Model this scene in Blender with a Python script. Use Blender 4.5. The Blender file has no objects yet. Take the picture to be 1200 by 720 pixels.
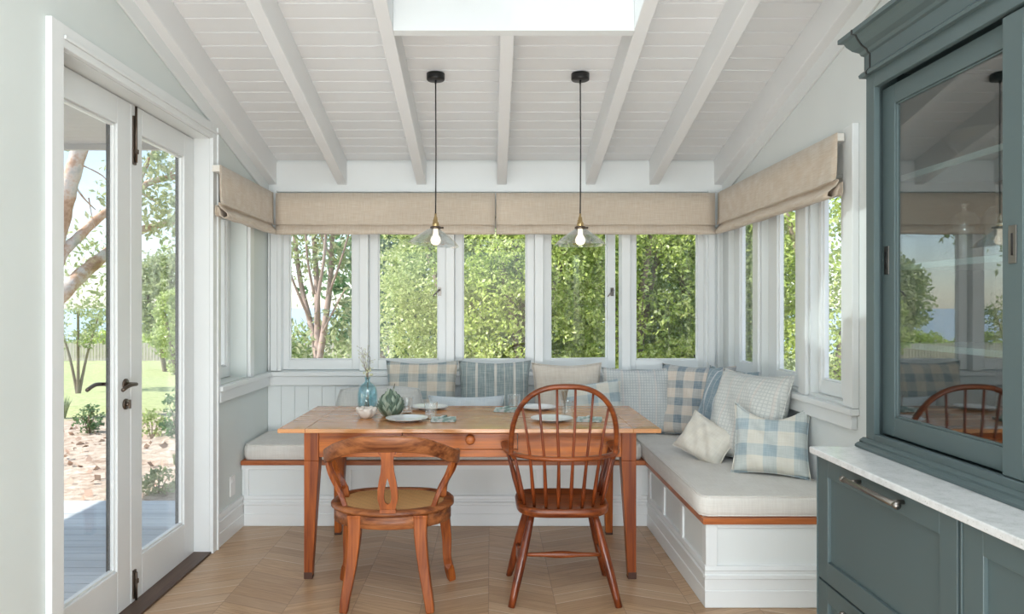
import bpy, bmesh, math, random
import numpy as np
from mathutils import Vector, Matrix, Euler
random.seed(7); rng = np.random.default_rng(11)
sc = bpy.context.scene
COL = sc.collection
PI = math.pi
# ------------------------------------------------------------------ camera, light, exposure
CH = 1.38; F = 850.0; VX = 575.0; VY = 360.0
cam_d = bpy.data.cameras.new('camera'); cam = bpy.data.objects.new('camera', cam_d); COL.objects.link(cam)
cam.location = (0, 0, CH); cam.rotation_euler = (PI/2, 0, 0)
cam_d.sensor_width = 36; cam_d.lens = F/1200*36; cam_d.shift_x = 25/1200; cam_d.clip_start = 0.05; cam_d.clip_end = 30000
sc.camera = cam
sc.view_settings.view_transform = 'Standard'; sc.view_settings.look = 'None'
sc.view_settings.gamma = 1; sc.view_settings.use_curve_mapping = False
sc.view_settings.exposure = 0.84
w = bpy.data.worlds.new('world'); sc.world = w; w.use_nodes = True
nt = w.node_tree; nt.nodes.clear()
sky = nt.nodes.new('ShaderNodeTexSky'); sky.sky_type = 'NISHITA'; sky.sun_disc = False
sky.sun_elevation = math.radians(42); sky.sun_rotation = math.radians(240); sky.air_density = 1.0; sky.dust_density = 0.4; sky.ozone_density = 1.5
hsv = nt.nodes.new('ShaderNodeHueSaturation'); hsv.inputs['Saturation'].default_value = 1.0
bg = nt.nodes.new('ShaderNodeBackground'); bg.inputs[1].default_value = 0.225
wo = nt.nodes.new('ShaderNodeOutputWorld')
nt.links.new(sky.outputs[0], hsv.inputs['Color']); hz = nt.nodes.new('ShaderNodeMix'); hz.data_type = 'RGBA'; hz.inputs[0].default_value = .5; hz.inputs[7].default_value = (2.0, 2.35, 2.6, 1)
nt.links.new(hsv.outputs[0], hz.inputs[6]); nt.links.new(hz.outputs[2], bg.inputs[0]); nt.links.new(bg.outputs[0], wo.inputs[0])
sun_d = bpy.data.lights.new('sun', 'SUN'); sun_d.energy = 4.4; sun_d.angle = math.radians(0.6); sun_d.color = (1, .955, .88)
sun = bpy.data.objects.new('sun', sun_d); COL.objects.link(sun)
SUN_DIR = Vector((1, .27, -1.0)).normalized()
sun.rotation_euler = SUN_DIR.to_track_quat('-Z', 'Y').to_euler()
# fill lamp added high behind the camera to brighten the room
ar_d = bpy.data.lights.new('high_rear_fill', 'AREA'); ar_d.shape = 'RECTANGLE'; ar_d.size = 3.1; ar_d.size_y = 1.1; ar_d.energy = 14; ar_d.color = (.90, .96, 1)
ar = bpy.data.objects.new('high_rear_fill', ar_d); COL.objects.link(ar)
ar.location = (0, -1.52, 3.15); ar.rotation_euler = (math.radians(80), 0, 0)
# overhead fill lamp, also added out of view, shining down on the floor
ar2_d = bpy.data.lights.new('overhead_fill', 'AREA'); ar2_d.shape = 'RECTANGLE'; ar2_d.size = 2.2; ar2_d.size_y = 1.5; ar2_d.energy = 34; ar2_d.color = (.93, .97, 1)
ar2 = bpy.data.objects.new('overhead_fill', ar2_d); COL.objects.link(ar2); ar2.location = (.2, -.3, 3.55)

# low added lamp behind the camera, tilted up to lift the ceiling
ar3_d = bpy.data.lights.new('low_rear_fill', 'AREA'); ar3_d.shape = 'RECTANGLE'; ar3_d.size = 3.0; ar3_d.size_y = .45; ar3_d.energy = 66; ar3_d.color = (.96, .98, 1)
ar3 = bpy.data.objects.new('low_rear_fill', ar3_d); COL.objects.link(ar3); ar3.location = (0, -1.3, .25); ar3.rotation_euler = (math.radians(122), 0, 0)
# ------------------------------------------------------------------ material helpers
MATS = {}
class NT:
    def __init__(s, name):
        m = bpy.data.materials.new(name); m.use_nodes = True; s.m = m; s.t = m.node_tree; s.t.nodes.clear()
        s.out = s.t.nodes.new('ShaderNodeOutputMaterial')
    def n(s, typ, **kw):
        nd = s.t.nodes.new(typ)
        for k, v in kw.items():
            if k.startswith('i_'): nd.inputs[k[2:].replace('_', ' ')].default_value = v
            else: setattr(nd, k, v)
        return nd
    def l(s, a, b): s.t.links.new(a, b)
    def val(s, sock, v):
        if hasattr(v, 'is_output') or isinstance(v, bpy.types.NodeSocket): s.l(v, sock)
        else: sock.default_value = v
    def math(s, op, a, b=0.0, c=0.0):
        nd = s.n('ShaderNodeMath', operation=op)
        s.val(nd.inputs[0], a); s.val(nd.inputs[1], b); s.val(nd.inputs[2], c)
        return nd.outputs[0]
    def mix(s, f, a, b, mode='MIX'):
        nd = s.n('ShaderNodeMix', data_type='RGBA', blend_type=mode)
        s.val(nd.inputs[0], f)
        s.val(nd.inputs[6], tuple(a)+(1,) if isinstance(a, tuple) else a); s.val(nd.inputs[7], tuple(b)+(1,) if isinstance(b, tuple) else b)
        return nd.outputs[2]
    def xyz(s, kind='Object'):
        tc = s.n('ShaderNodeTexCoord'); sp = s.n('ShaderNodeSeparateXYZ'); s.l(tc.outputs[kind], sp.inputs[0])
        return tc.outputs[kind], sp.outputs[0], sp.outputs[1], sp.outputs[2]
    def comb(s, x, y, z):
        c = s.n('ShaderNodeCombineXYZ'); s.val(c.inputs[0], x); s.val(c.inputs[1], y); s.val(c.inputs[2], z); return c.outputs[0]
    def noise(s, vec, scale, detail=3, rough=.5):
        nd = s.n('ShaderNodeTexNoise'); s.l(vec, nd.inputs['Vector']); nd.inputs['Scale'].default_value = scale
        nd.inputs['Detail'].default_value = detail; nd.inputs['Roughness'].default_value = rough
        return nd.outputs[0]
    def white(s, vec):
        nd = s.n('ShaderNodeTexWhiteNoise', noise_dimensions='3D'); s.l(vec, nd.inputs['Vector']); return nd.outputs[0]
    def mapping(s, vec, scale, rot=(0, 0, 0)):
        nd = s.n('ShaderNodeMapping'); s.l(vec, nd.inputs[0]); nd.inputs['Scale'].default_value = scale; nd.inputs['Rotation'].default_value = rot
        return nd.outputs[0]
    def ramp(s, f, stops):
        nd = s.n('ShaderNodeValToRGB'); s.l(f, nd.inputs[0]); e = nd.color_ramp.elements
        while len(e) < len(stops): e.new(.5)
        for k, (p, c) in enumerate(stops): e[k].position = p; e[k].color = tuple(c)+(1,)
        return nd.outputs[0]
    def principled(s, color, rough=.5, metal=0, spec=.5, bump=None, bstr=.2, bdist=.002, coat=0, **kw):
        p = s.n('ShaderNodeBsdfPrincipled')
        s.val(p.inputs['Base Color'], tuple(color)+(1,) if isinstance(color, tuple) else color)
        s.val(p.inputs['Roughness'], rough); p.inputs['Metallic'].default_value = metal
        p.inputs['Specular IOR Level'].default_value = spec; p.inputs['Coat Weight'].default_value = coat
        if bump is not None:
            b = s.n('ShaderNodeBump'); s.l(bump, b.inputs['Height']); b.inputs['Strength'].default_value = bstr; b.inputs['Distance'].default_value = bdist
            s.l(b.outputs[0], p.inputs['Normal'])
        s.l(p.outputs[0], s.out.inputs[0]); return p
def paint(name, col, rough=.45, spec=.4, var=.04):
    t = NT(name); v, x, y, z = t.xyz()
    n1 = t.noise(v, 3, 3); n2 = t.noise(v, 160, 2)
    c = t.mix(n1, tuple(a*(1-var) for a in col), tuple(min(1, a*(1+var)) for a in col))
    t.principled(c, rough, spec=spec, bump=n2, bstr=.08, bdist=.001); return t.m
def wood(name, dark, light, axis=0, rough=.35, scale=9, coat=.15, knots=0.0, spec=.5):
    t = NT(name); v, x, y, z = t.xyz()
    sc3 = [scale*1.0]*3; sc3[axis] = scale*.07
    m = t.mapping(v, tuple(sc3)); n1 = t.noise(m, 1.6, 5, .6)
    sc4 = [60.0]*3; sc4[axis] = 2.0
    n2 = t.noise(t.mapping(v, tuple(sc4)), 1.5, 4, .6); n3 = t.noise(v, 2.2, 2)
    f = t.math('ADD', t.math('MULTIPLY', n1, .65), t.math('MULTIPLY', n2, .35))
    mid = tuple((a+b)/2 for a, b in zip(dark, light))
    c = t.ramp(f, [(.36, dark), (.48, mid), (.60, light)])
    c = t.mix(t.math('MULTIPLY', t.math('SUBTRACT', n3, .35), .8), c, tuple(a*.62 for a in dark))
    if knots:
        vo = t.n('ShaderNodeTexVoronoi'); ks = [5.0]*3; ks[axis] = 3.0; t.l(t.mapping(v, tuple(ks)), vo.inputs['Vector']); vo.inputs['Scale'].default_value = 1.6
        k = t.math('LESS_THAN', vo.outputs['Distance'], knots)
        c = t.mix(k, c, tuple(a*.25 for a in dark))
    r = t.math('MULTIPLY_ADD', n1, .2, rough-.1)
    t.principled(c, r, spec=spec, bump=n2, bstr=.12, bdist=.001, coat=coat); return t.m
def metal(name, col, rough=.3):
    t = NT(name); v, x, y, z = t.xyz(); n = t.noise(v, 60, 3)
    t.principled(t.mix(n, tuple(a*.85 for a in col), col), t.math('MULTIPLY_ADD', n, .15, rough-.07), metal=1); return t.m
def glassy(name, tint=(1, 1, 1), base=.04, gloss=(1, 1, 1), rough=0.0, extra=0.0):
    """thin architectural glass: straight transmission plus Schlick reflection"""
    t = NT(name); lw = t.n('ShaderNodeLayerWeight'); lw.inputs[0].default_value = .5
    f = t.math('POWER', lw.outputs['Facing'], 5.0); f = t.math('MULTIPLY_ADD', f, 1-base, base)
    tr = t.n('ShaderNodeBsdfTransparent'); tr.inputs[0].default_value = tuple(tint)+(1,)
    gl = t.n('ShaderNodeBsdfGlossy'); gl.inputs[0].default_value = tuple(gloss)+(1,); gl.inputs['Roughness'].default_value = rough
    mx = t.n('ShaderNodeMixShader'); t.l(f, mx.inputs[0]); t.l(tr.outputs[0], mx.inputs[1]); t.l(gl.outputs[0], mx.inputs[2])
    t.l(mx.outputs[0], t.out.inputs[0]); return t.m
def stripes(t, coord, period, lo, hi):
    """1 where the fraction of coord/period lies in [lo, hi]"""
    f = t.math('FRACT', t.math('ADD', t.math('DIVIDE', coord, period), 50.0))
    return t.math('MULTIPLY', t.math('GREATER_THAN', f, lo), t.math('LESS_THAN', f, hi))
def fabric_base(t, c, x, z, v, rough=.95):
    wx = t.math('SINE', t.math('MULTIPLY', x, 1400)); wz = t.math('SINE', t.math('MULTIPLY', z, 1400))
    slub = t.noise(t.mapping(v, (12, 12, 260)), 1, 3); slub2 = t.noise(t.mapping(v, (260, 12, 12)), 1, 3)
    s = t.math('ADD', slub, slub2)
    c = t.mix(t.math('MULTIPLY', t.math('SUBTRACT', s, .8), .55), c, (.95, .94, .9), 'MIX')
    b = t.math('ADD', t.math('ADD', wx, wz), t.math('MULTIPLY', s, 2.0))
    p = t.principled(c, rough, spec=.15, bump=b, bstr=.25, bdist=.001)
    p.inputs['Sheen Weight'].default_value = .25
def plaid(name, base, blue, px=.15, pz=.15, off=(0, 0), duty=.5, accent=(.78, .70, .56)):
    t = NT(name); v, x, y, z = t.xyz()
    xo = t.math('ADD', x, off[0]); zo = t.math('ADD', z, off[1])
    a = stripes(t, xo, px, 0, duty); b = stripes(t, zo, pz, 0, duty)
    c = t.mix(t.math('MULTIPLY', a, .42), base, blue)
    c = t.mix(t.math('MULTIPLY', b, .42), c, blue)
    c = t.mix(t.math('MULTIPLY', t.math('MULTIPLY', a, b), .75), c, blue)
    nb = t.math('MULTIPLY', t.math('SUBTRACT', 1.0, a), t.math('SUBTRACT', 1.0, b))
    c = t.mix(t.math('MULTIPLY', nb, .35), c, accent)
    fabric_base(t, c, x, z, v); return t.m
def striped(name, base, line, period=.09, line2=None):
    t = NT(name); v, x, y, z = t.xyz()
    a = stripes(t, x, period, .0, .13); b = stripes(t, x, period, .52, .56)
    thr = stripes(t, x, .012, 0, .4)
    c = t.mix(t.math('MULTIPLY', thr, .12), base, (.75, .8, .8))
    c = t.mix(t.math('MULTIPLY', b, .7), c, line); c = t.mix(t.math('MULTIPLY', a, .92), c, line)
    fabric_base(t, c, x, z, v); return t.m
def microcheck(name, base, line, period=.018):
    t = NT(name); v, x, y, z = t.xyz()
    nz = t.noise(v, 14, 3)
    a = stripes(t, t.math('MULTIPLY_ADD', nz, .003, x), period, 0, .3); b = stripes(t, t.math('MULTIPLY_ADD', nz, .003, z), period, 0, .3)
    k = t.math('MAXIMUM', a, b); big = stripes(t, x, .11, 0, .12)
    c = t.mix(t.math('MULTIPLY', k, .6), base, line); c = t.mix(t.math('MULTIPLY', big, .3), c, (.75, .62, .55))
    fabric_base(t, c, x, z, v); return t.m
def linen(name, col, col2=None):
    t = NT(name); v, x, y, z = t.xyz(); n = t.noise(t.mapping(v, (5, 5, 90)), 1, 4); n2 = t.noise(t.mapping(v, (90, 90, 5)), 1, 4)
    c = t.mix(t.math('MULTIPLY', t.math('ADD', n, n2), .5), tuple(a*.86 for a in col), tuple(min(1, a*1.1) for a in col))
    fabric_base(t, c, x, z, v); return t.m

WHITE = (.80, .81, .80)
M = {}
M['wall'] = paint('white_wall_paint', (.76, .79, .775), .6)
M['trim'] = paint('white_gloss_trim', (.79, .81, .80), .32, .5)
M['ceil'] = paint('white_board_paint', (.84, .845, .84), .5)
M['shaded_white'] = paint('shaded_white_paint', (.70, .745, .72), .6)  # white paint; dim greenish ambient light is put into its colour
M['teal'] = paint('teal_cabinet_paint', (.082, .115, .117), .4, .4, .06)
M['shelf'] = paint('pale_teal_shelf', (.26, .36, .36), .4)
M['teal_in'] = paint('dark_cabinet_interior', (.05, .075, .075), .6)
M['glass'] = glassy('window_glass')
M['sky_glass'] = glassy('dimming_skylight_glass', (.44, .48, .50))  # tint added to dim the daylight coming through the skylight
M['cab_glass'] = glassy('dark_reflective_cabinet_glass', (.80, .83, .82), .15)
M['clear'] = glassy('clear_drinking_glass', (.965, .975, .975), .12)
M['bluegl'] = glassy('blue_bottle_glass', (.74, .90, .94), .12)
M['shade_gl'] = glassy('clear_shade_glass', (.90, .92, .92), .22)
M['brass'] = metal('aged_brass', (.62, .45, .22), .32)
M['bronze'] = metal('dark_bronze', (.16, .125, .10), .38)
M['gunmetal'] = metal('brushed_gunmetal', (.26, .24, .22), .33)
M['steel'] = metal('satin_steel', (.45, .45, .44), .3)
M['black'] = paint('black_enamel', (.012, .012, .012), .4)
M['plast'] = paint('white_plastic', (.82, .82, .8), .35)
M['tabletop'] = wood('honey_pine_tabletop', (.53, .21, .065), (.68, .32, .12), 0, .26, 4, .35, .0)
M['pine'] = wood('orange_pine', (.19, .034, .003), (.58, .160, .016), 0, .38, 9, .08, .11, .38)
M['pinev'] = wood('orange_pine_upright', (.16, .027, .003), (.48, .120, .013), 2, .40, 9, .06, .0, .35)
M['wind'] = wood('red_brown_windsor_wood', (.07, .011, .003), (.25, .052, .010), 2, .36, 14, .15, 0, .4)
M['windh'] = wood('red_brown_windsor_wood_bent', (.09, .016, .004), (.34, .085, .018), 0, .36, 14, .15, 0, .4)
M['capt'] = wood('worn_walnut_beech', (.10, .023, .007), (.42, .150, .050), 0, .42, 16, .06, 0, .35)
M['captv'] = wood('worn_orange_beech', (.13, .021, .004), (.44, .118, .020), 2, .40, 16, .08, 0, .35)
M['nosing'] = wood('orange_timber_nosing', (.30, .07, .016), (.62, .20, .055), 0, .4, 9, .1)
M['thresh'] = wood('dark_hardwood_threshold', (.06, .035, .025), (.13, .08, .055), 1, .5, 8, 0)
M['foot'] = paint('dark_stained_foot', (.06, .022, .012), .5)
M['porc'] = paint('white_glazed_ceramic', (.82, .84, .84), .15, .6)
M['shell'] = paint('chalky_white_ceramic', (.80, .73, .66), .5, .4, .15)
M['choke'] = paint('grey_green_glaze', (.11, .17, .12), .35, .5, .25)
M['chokedk'] = paint('pale_grey_green_glaze', (.36, .43, .33), .35, .5, .2)
M['stem'] = paint('dark_dry_stem', (.09, .08, .05), .7)
M['twig'] = paint('grey_brown_twig', (.26, .21, .15), .8)
M['bud'] = paint('pale_green_buds', (.60, .62, .42), .8)
M['blind'] = linen('oat_linen_blind', (.62, .51, .39))
M['blind_l'] = linen('cream_blind_lining', (.78, .74, .66))
M['seat'] = linen('pale_linen_seat_cushion', (.74, .71, .65))
M['cream'] = linen('cream_linen', (.74, .70, .60))
M['beige'] = linen('beige_linen', (.66, .59, .50))
M['lgrey'] = linen('light_grey_linen', (.62, .63, .60))
M['pblue'] = linen('pale_blue_linen', (.62, .70, .74))
M['plaidA'] = plaid('blue_beige_plaid', (.66, .60, .50), (.20, .285, .31), .130, .120, (.02, .01), .46, (.68, .55, .40))
M['plaidB'] = plaid('navy_beige_plaid', (.66, .60, .52), (.13, .20, .25), .125, .115, (.0, .03), .45, (.70, .56, .44))
M['plaidC'] = plaid('pale_blue_cream_plaid', (.74, .74, .66), (.30, .41, .46), .145, .135, (.03, .045), .45, (.74, .66, .54))
M['stripeA'] = striped('grey_blue_stripe', (.20, .265, .265), (.66, .63, .56), .13)
M['stripeB'] = striped('denim_blue_stripe', (.17, .27, .33), (.62, .65, .65), .125)
M['checkA'] = microcheck('grey_microcheck', (.60, .62, .60), (.33, .38, .40))
M['checkB'] = microcheck('pale_grey_microcheck', (.66, .67, .63), (.44, .47, .45), .02)
M['bulb'] = None
def mk_bulb():
    t = NT('lit_bulb'); e = t.n('ShaderNodeEmission'); e.inputs[0].default_value = (1, .86, .66, 1); e.inputs[1].default_value = 1.6
    t.l(e.outputs[0], t.out.inputs[0]); return t.m
M['bulb'] = mk_bulb()
def mk_stone():
    t = NT('pale_quartz_counter'); v, x, y, z = t.xyz(); n = t.noise(v, 25, 5, .7); n2 = t.noise(v, 240, 2)
    c = t.ramp(n, [(.3, (.55, .56, .55)), (.5, (.66, .67, .665)), (.75, (.74, .75, .745))]); c = t.mix(t.math('GREATER_THAN', n2, .67), c, (.45, .45, .44))
    t.principled(c, .18, spec=.5); return t.m
M['stone'] = mk_stone()
def mk_cane():
    t = NT('woven_cane'); v, x, y, z = t.xyz()
    sx = t.math('SINE', t.math('MULTIPLY', x, 520)); sy = t.math('SINE', t.math('MULTIPLY', y, 520)); sd = t.math('SINE', t.math('MULTIPLY', t.math('ADD', x, y), 400))
    k = t.math('MULTIPLY', sx, sy); f = t.math('MULTIPLY_ADD', t.math('ADD', k, t.math('MULTIPLY', sd, .6)), .3, .5)
    c = t.ramp(f, [(.12, (.24, .10, .03)), (.38, (.58, .33, .12)), (.8, (.74, .48, .22))])
    t.principled(c, .5, bump=f, bstr=.6, bdist=.003); return t.m
M['cane'] = mk_cane()
def mk_floor():
    t = NT('oak_chevron_floor'); v, x, y, z = t.xyz()
    W, SL, PW = .31, .43, .098
    u = t.math('ADD', t.math('DIVIDE', t.math('ADD', x, 1.25), W), 40.0); col = t.math('FLOOR', u); f = t.math('SUBTRACT', u, col)
    par = t.math('SUBTRACT', t.math('MULTIPLY', t.math('MODULO', col, 2.0), 2.0), 1.0)     # -1 even, +1 odd
    off = t.math('MULTIPLY', t.math('MULTIPLY', par, t.math('SUBTRACT', f, .5)), SL*W)
    vv = t.math('ADD', t.math('DIVIDE', t.math('SUBTRACT', y, off), PW), 40.0); row = t.math('FLOOR', vv); g = t.math('SUBTRACT', vv, row)
    r = t.white(t.comb(col, row, 3.3)); r2 = t.white(t.comb(row, col, 9.1))
    gv = t.comb(t.math('MULTIPLY_ADD', f, 1.2, t.math('MULTIPLY', r, 37)), t.math('MULTIPLY_ADD', g, 5.0, t.math('MULTIPLY', r2, 50)), col)
    n1 = t.noise(gv, 1.6, 5, .6); gv2 = t.comb(t.math('MULTIPLY', f, 2.0), t.math('MULTIPLY_ADD', g, 30.0, t.math('MULTIPLY', r2, 50)), row); n2 = t.noise(gv2, 1.5, 3, .6)
    c = t.ramp(n1, [(.25, (.32, .18, .09)), (.5, (.54, .34, .185)), (.75, (.70, .48, .30))])
    c = t.mix(t.math('MULTIPLY', r, .55), c, (.60, .44, .30)); c = t.mix(t.math('MULTIPLY', t.math('GREATER_THAN', r2, .72), .35), c, (.33, .20, .11))
    c = t.mix(t.math('MULTIPLY', n2, .34), c, (.30, .18, .10))
    edge = t.math('LESS_THAN', t.math('MINIMUM', g, t.math('SUBTRACT', 1.0, g)), .018); edge2 = t.math('LESS_THAN', t.math('MINIMUM', f, t.math('SUBTRACT', 1.0, f)), .005)
    e = t.math('MAXIMUM', edge, edge2); c = t.mix(t.math('MULTIPLY', e, .6), c, (.20, .12, .07))
    lt = t.math('MULTIPLY', t.math('LESS_THAN', t.math('ABSOLUTE', t.math('SUBTRACT', g, .06)), .035), t.math('GREATER_THAN', r, .6)); c = t.mix(t.math('MULTIPLY', lt, .6), c, (.80, .66, .48))
    t.principled(c, t.math('MULTIPLY_ADD', n1, .15, .30), spec=.45, bump=t.math('SUBTRACT', t.math('MULTIPLY', n2, .2), e), bstr=.25, bdist=.001); return t.m
M['floor'] = mk_floor()
def mk_deck():
    t = NT('weathered_grey_deck'); v, x, y, z = t.xyz(); r = t.white(t.comb(1, t.math('FLOOR', t.math('DIVIDE', y, .115)), 2)); n = t.noise(t.mapping(v, (2, 40, 40)), 1, 4)
    c = t.mix(r, (.50, .54, .57), (.66, .70, .73)); c = t.mix(t.math('MULTIPLY', n, .4), c, (.36, .39, .41)); t.principled(c, .6); return t.m
M['deck'] = mk_deck()
def mk_ground():
    t = NT('garden_ground'); v, x, y, z = t.xyz()
    n = t.noise(v, .6, 4); n2 = t.noise(v, 9, 5, .7); n3 = t.noise(v, 60, 3)
    bed = t.ramp(n2, [(.3, (.27, .19, .14)), (.5, (.50, .41, .33)), (.7, (.66, .59, .51))])
    grass = t.ramp(n2, [(.3, (.24, .29, .12)), (.55, (.42, .47, .22)), (.75, (.60, .61, .36))]); grass = t.mix(t.math('MULTIPLY', n3, .4), grass, (.55, .58, .34))
    k = t.math('ADD', t.math('DIVIDE', t.math('SUBTRACT', y, 10.2), 1.4), t.math('MULTIPLY', t.math('SUBTRACT', n, .5), 3.0))
    nd = t.n('ShaderNodeClamp'); t.l(k, nd.inputs[0]); c = t.mix(nd.outputs[0], bed, grass)
    t.principled(c, .95, spec=.1, bump=n2, bstr=.7, bdist=.04); return t.m
M['ground'] = mk_ground()
def mk_sea():
    t = NT('hazy_blue_sea'); v, x, y, z = t.xyz(); n = t.noise(t.mapping(v, (.002, .01, 1)), 1, 4)
    t.principled(t.mix(n, (.34, .44, .50), (.40, .50, .55)), .35, spec=.4); return t.m
M['sea'] = mk_sea()
def mk_leaf(name, dark, mid, light, tr=.45, sc_=7):
    t = NT(name); v, x, y, z = t.xyz(); n = t.noise(v, sc_, 4, .8); n2 = t.noise(v, sc_*6, 2)
    f = t.math('ADD', t.math('MULTIPLY', n, .6), t.math('MULTIPLY', n2, .4))
    c = t.ramp(f, [(.36, dark), (.5, mid), (.64, light)])
    d = t.n('ShaderNodeBsdfPrincipled'); t.l(c, d.inputs['Base Color']); d.inputs['Roughness'].default_value = .4
    tl = t.n('ShaderNodeBsdfTranslucent'); t.l(c, tl.inputs[0]); mx = t.n('ShaderNodeMixShader'); mx.inputs[0].default_value = tr
    t.l(d.outputs[0], mx.inputs[1]); t.l(tl.outputs[0], mx.inputs[2]); t.l(mx.outputs[0], t.out.inputs[0]); return t.m
M['leafA'] = mk_leaf('bright_green_leaves', (.17, .27, .035), (.50, .62, .15), (.90, .92, .58))
M['leafB'] = mk_leaf('olive_green_leaves', (.17, .24, .07), (.44, .54, .20), (.82, .84, .52))
M['leafC'] = mk_leaf('grey_green_gum_leaves', (.20, .26, .12), (.42, .48, .26), (.68, .70, .48))
M['leafD'] = mk_leaf('dark_green_shrub_leaves', (.05, .12, .05), (.12, .24, .10), (.28, .40, .20))
M['bark'] = paint('pinkish_gum_bark', (.52, .38, .30), .8, .3, .35)
def mk_gum():
    t = NT('mottled_gum_bark'); v, x, y, z = t.xyz(); n = t.noise(v, 3.2, 5, .7)
    t.principled(t.ramp(n, [(.36, (.34, .19, .12)), (.47, (.50, .32, .22)), (.56, (.62, .53, .46)), (.68, (.42, .40, .37))]), .8, spec=.3, bump=n, bstr=.5, bdist=.03); return t.m
M['gum'] = mk_gum()
M['barkp'] = paint('pale_pinkish_grey_bark', (.38, .29, .25), .85, .3, .4)
M['barkg'] = paint('grey_brown_bark', (.26, .21, .17), .85, .3, .3)
M['fence'] = paint('silvered_picket_timber', (.52, .47, .41), .85, .2, .2)
M['soffit'] = paint('grey_porch_boards', (.46, .45, .43), .6)

# ------------------------------------------------------------------ geometry helpers
class MB:
    def __init__(s): s.v = []; s.f = []; s.smooth = []
    def add(s, vs, fs, smooth=False):
        b = len(s.v); s.v.extend([tuple(p) for p in vs]); s.f.extend([tuple(i+b for i in f) for f in fs]); s.smooth.extend([smooth]*len(fs)); return s
    def box(s, x0, x1, y0, y1, z0, z1):
        if x0 > x1: x0, x1 = x1, x0
        if y0 > y1: y0, y1 = y1, y0
        if z0 > z1: z0, z1 = z1, z0
        vs = [(x, y, z) for z in (z0, z1) for y in (y0, y1) for x in (x0, x1)]
        return s.add(vs, [(0, 2, 3, 1), (4, 5, 7, 6), (0, 1, 5, 4), (2, 6, 7, 3), (0, 4, 6, 2), (1, 3, 7, 5)])
    def hexa(s, p):   # 8 points: bottom 4 ccw, top 4 ccw
        return s.add(p, [(3, 2, 1, 0), (4, 5, 6, 7), (0, 1, 5, 4), (1, 2, 6, 5), (2, 3, 7, 6), (3, 0, 4, 7)])
    def prism(s, poly, axis, a, b):
        """poly: 2-D points in the two other axes (order x,y,z minus axis), extruded along axis a..b"""
        def P(p, t):
            if axis == 0: return (t, p[0], p[1])
            if axis == 1: return (p[0], t, p[1])
            return (p[0], p[1], t)
        n = len(poly); vs = [P(p, a) for p in poly]+[P(p, b) for p in poly]
        fs = [tuple(range(n-1, -1, -1)), tuple(range(n, 2*n))]+[(i, (i+1) % n, n+(i+1) % n, n+i) for i in range(n)]
        return s.add(vs, fs)
    def lathe(s, prof, c=(0, 0, 0), seg=24, axis=2, mod=None, smooth=True):
        vs = []; fs = []; n = len(prof)
        for j in range(seg):
            a = 2*PI*j/seg
            for i, (r, h) in enumerate(prof):
                rr = r*(mod(a, i) if mod else 1); p = (rr*math.cos(a), rr*math.sin(a), h)
                if axis == 0: p = (p[2], p[0], p[1])
                elif axis == 1: p = (p[0], p[2], p[1])
                vs.append((p[0]+c[0], p[1]+c[1], p[2]+c[2]))
        for j in range(seg):
            k = (j+1) % seg
            for i in range(n-1): fs.append((j*n+i, k*n+i, k*n+i+1, j*n+i+1))
        if prof[0][0] > 1e-6: fs.append(tuple(j*n for j in range(seg))[::-1])
        if prof[-1][0] > 1e-6: fs.append(tuple(j*n+n-1 for j in range(seg)))
        return s.add(vs, fs, smooth)
    def tube(s, pts, rad, seg=8, sx=1.0, sy=1.0, up=Vector((0, 0, 1)), square=False, smooth=True, caps=True):
        pts = [Vector(p) for p in pts]; n = len(pts)
        if not hasattr(rad, '__len__'): rad = [rad]*n
        vs = []; prev = None
        for i, p in enumerate(pts):
            t = (pts[min(i+1, n-1)]-pts[max(i-1, 0)]).normalized()
            u = up if abs(t.dot(up)) < .98 else Vector((0, 1, 0))
            if prev is None: a = t.cross(u).normalized()
            else:
                a = prev-t*prev.dot(t)
                a = a.normalized() if a.length > 1e-4 else t.cross(u).normalized()
            if square: 
                aa = t.cross(u)
                if aa.length > 1e-3: a = aa.normalized()
            prev = a; b = t.cross(a).normalized()*-1
            r = rad[i]; rx, ry = (r if isinstance(r, tuple) else (r*sx, r*sy))
            if square: ring = [(-1, -1), (1, -1), (1, 1), (-1, 1)]
            else: ring = [(math.cos(2*PI*k/seg), math.sin(2*PI*k/seg)) for k in range(seg)]
            for (cx, cy) in ring: vs.append(p+a*cx*rx+b*cy*ry)
        m = 4 if square else seg; fs = []
        for i in range(n-1):
            for k in range(m): fs.append((i*m+k, i*m+(k+1) % m, (i+1)*m+(k+1) % m, (i+1)*m+k))
        if caps: fs.append(tuple(range(m-1, -1, -1))); fs.append(tuple((n-1)*m+k for k in range(m)))
        return s.add(vs, fs, smooth and not square)
    def grid(s, P, smooth=True, closed_u=False):
        """P[i][j] points"""
        n, m = len(P), len(P[0]); vs = [p for row in P for p in row]; fs = []
        for i in range(n-1 if not closed_u else n):
            for j in range(m-1): i2 = (i+1) % n; fs.append((i*m+j, i2*m+j, i2*m+j+1, i*m+j+1))
        return s.add(vs, fs, smooth)
def smooth_path(pts, k=6):
    P = [Vector(p) for p in pts]; out = []
    for i in range(len(P)-1):
        p0 = P[max(i-1, 0)]; p1 = P[i]; p2 = P[i+1]; p3 = P[min(i+2, len(P)-1)]
        for j in range(k):
            t = j/k; out.append(.5*((2*p1)+(p2-p0)*t+(2*p0-5*p1+4*p2-p3)*t*t+(3*p1-p0-3*p2+p3)*t**3))
    out.append(P[-1]); return out
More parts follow.
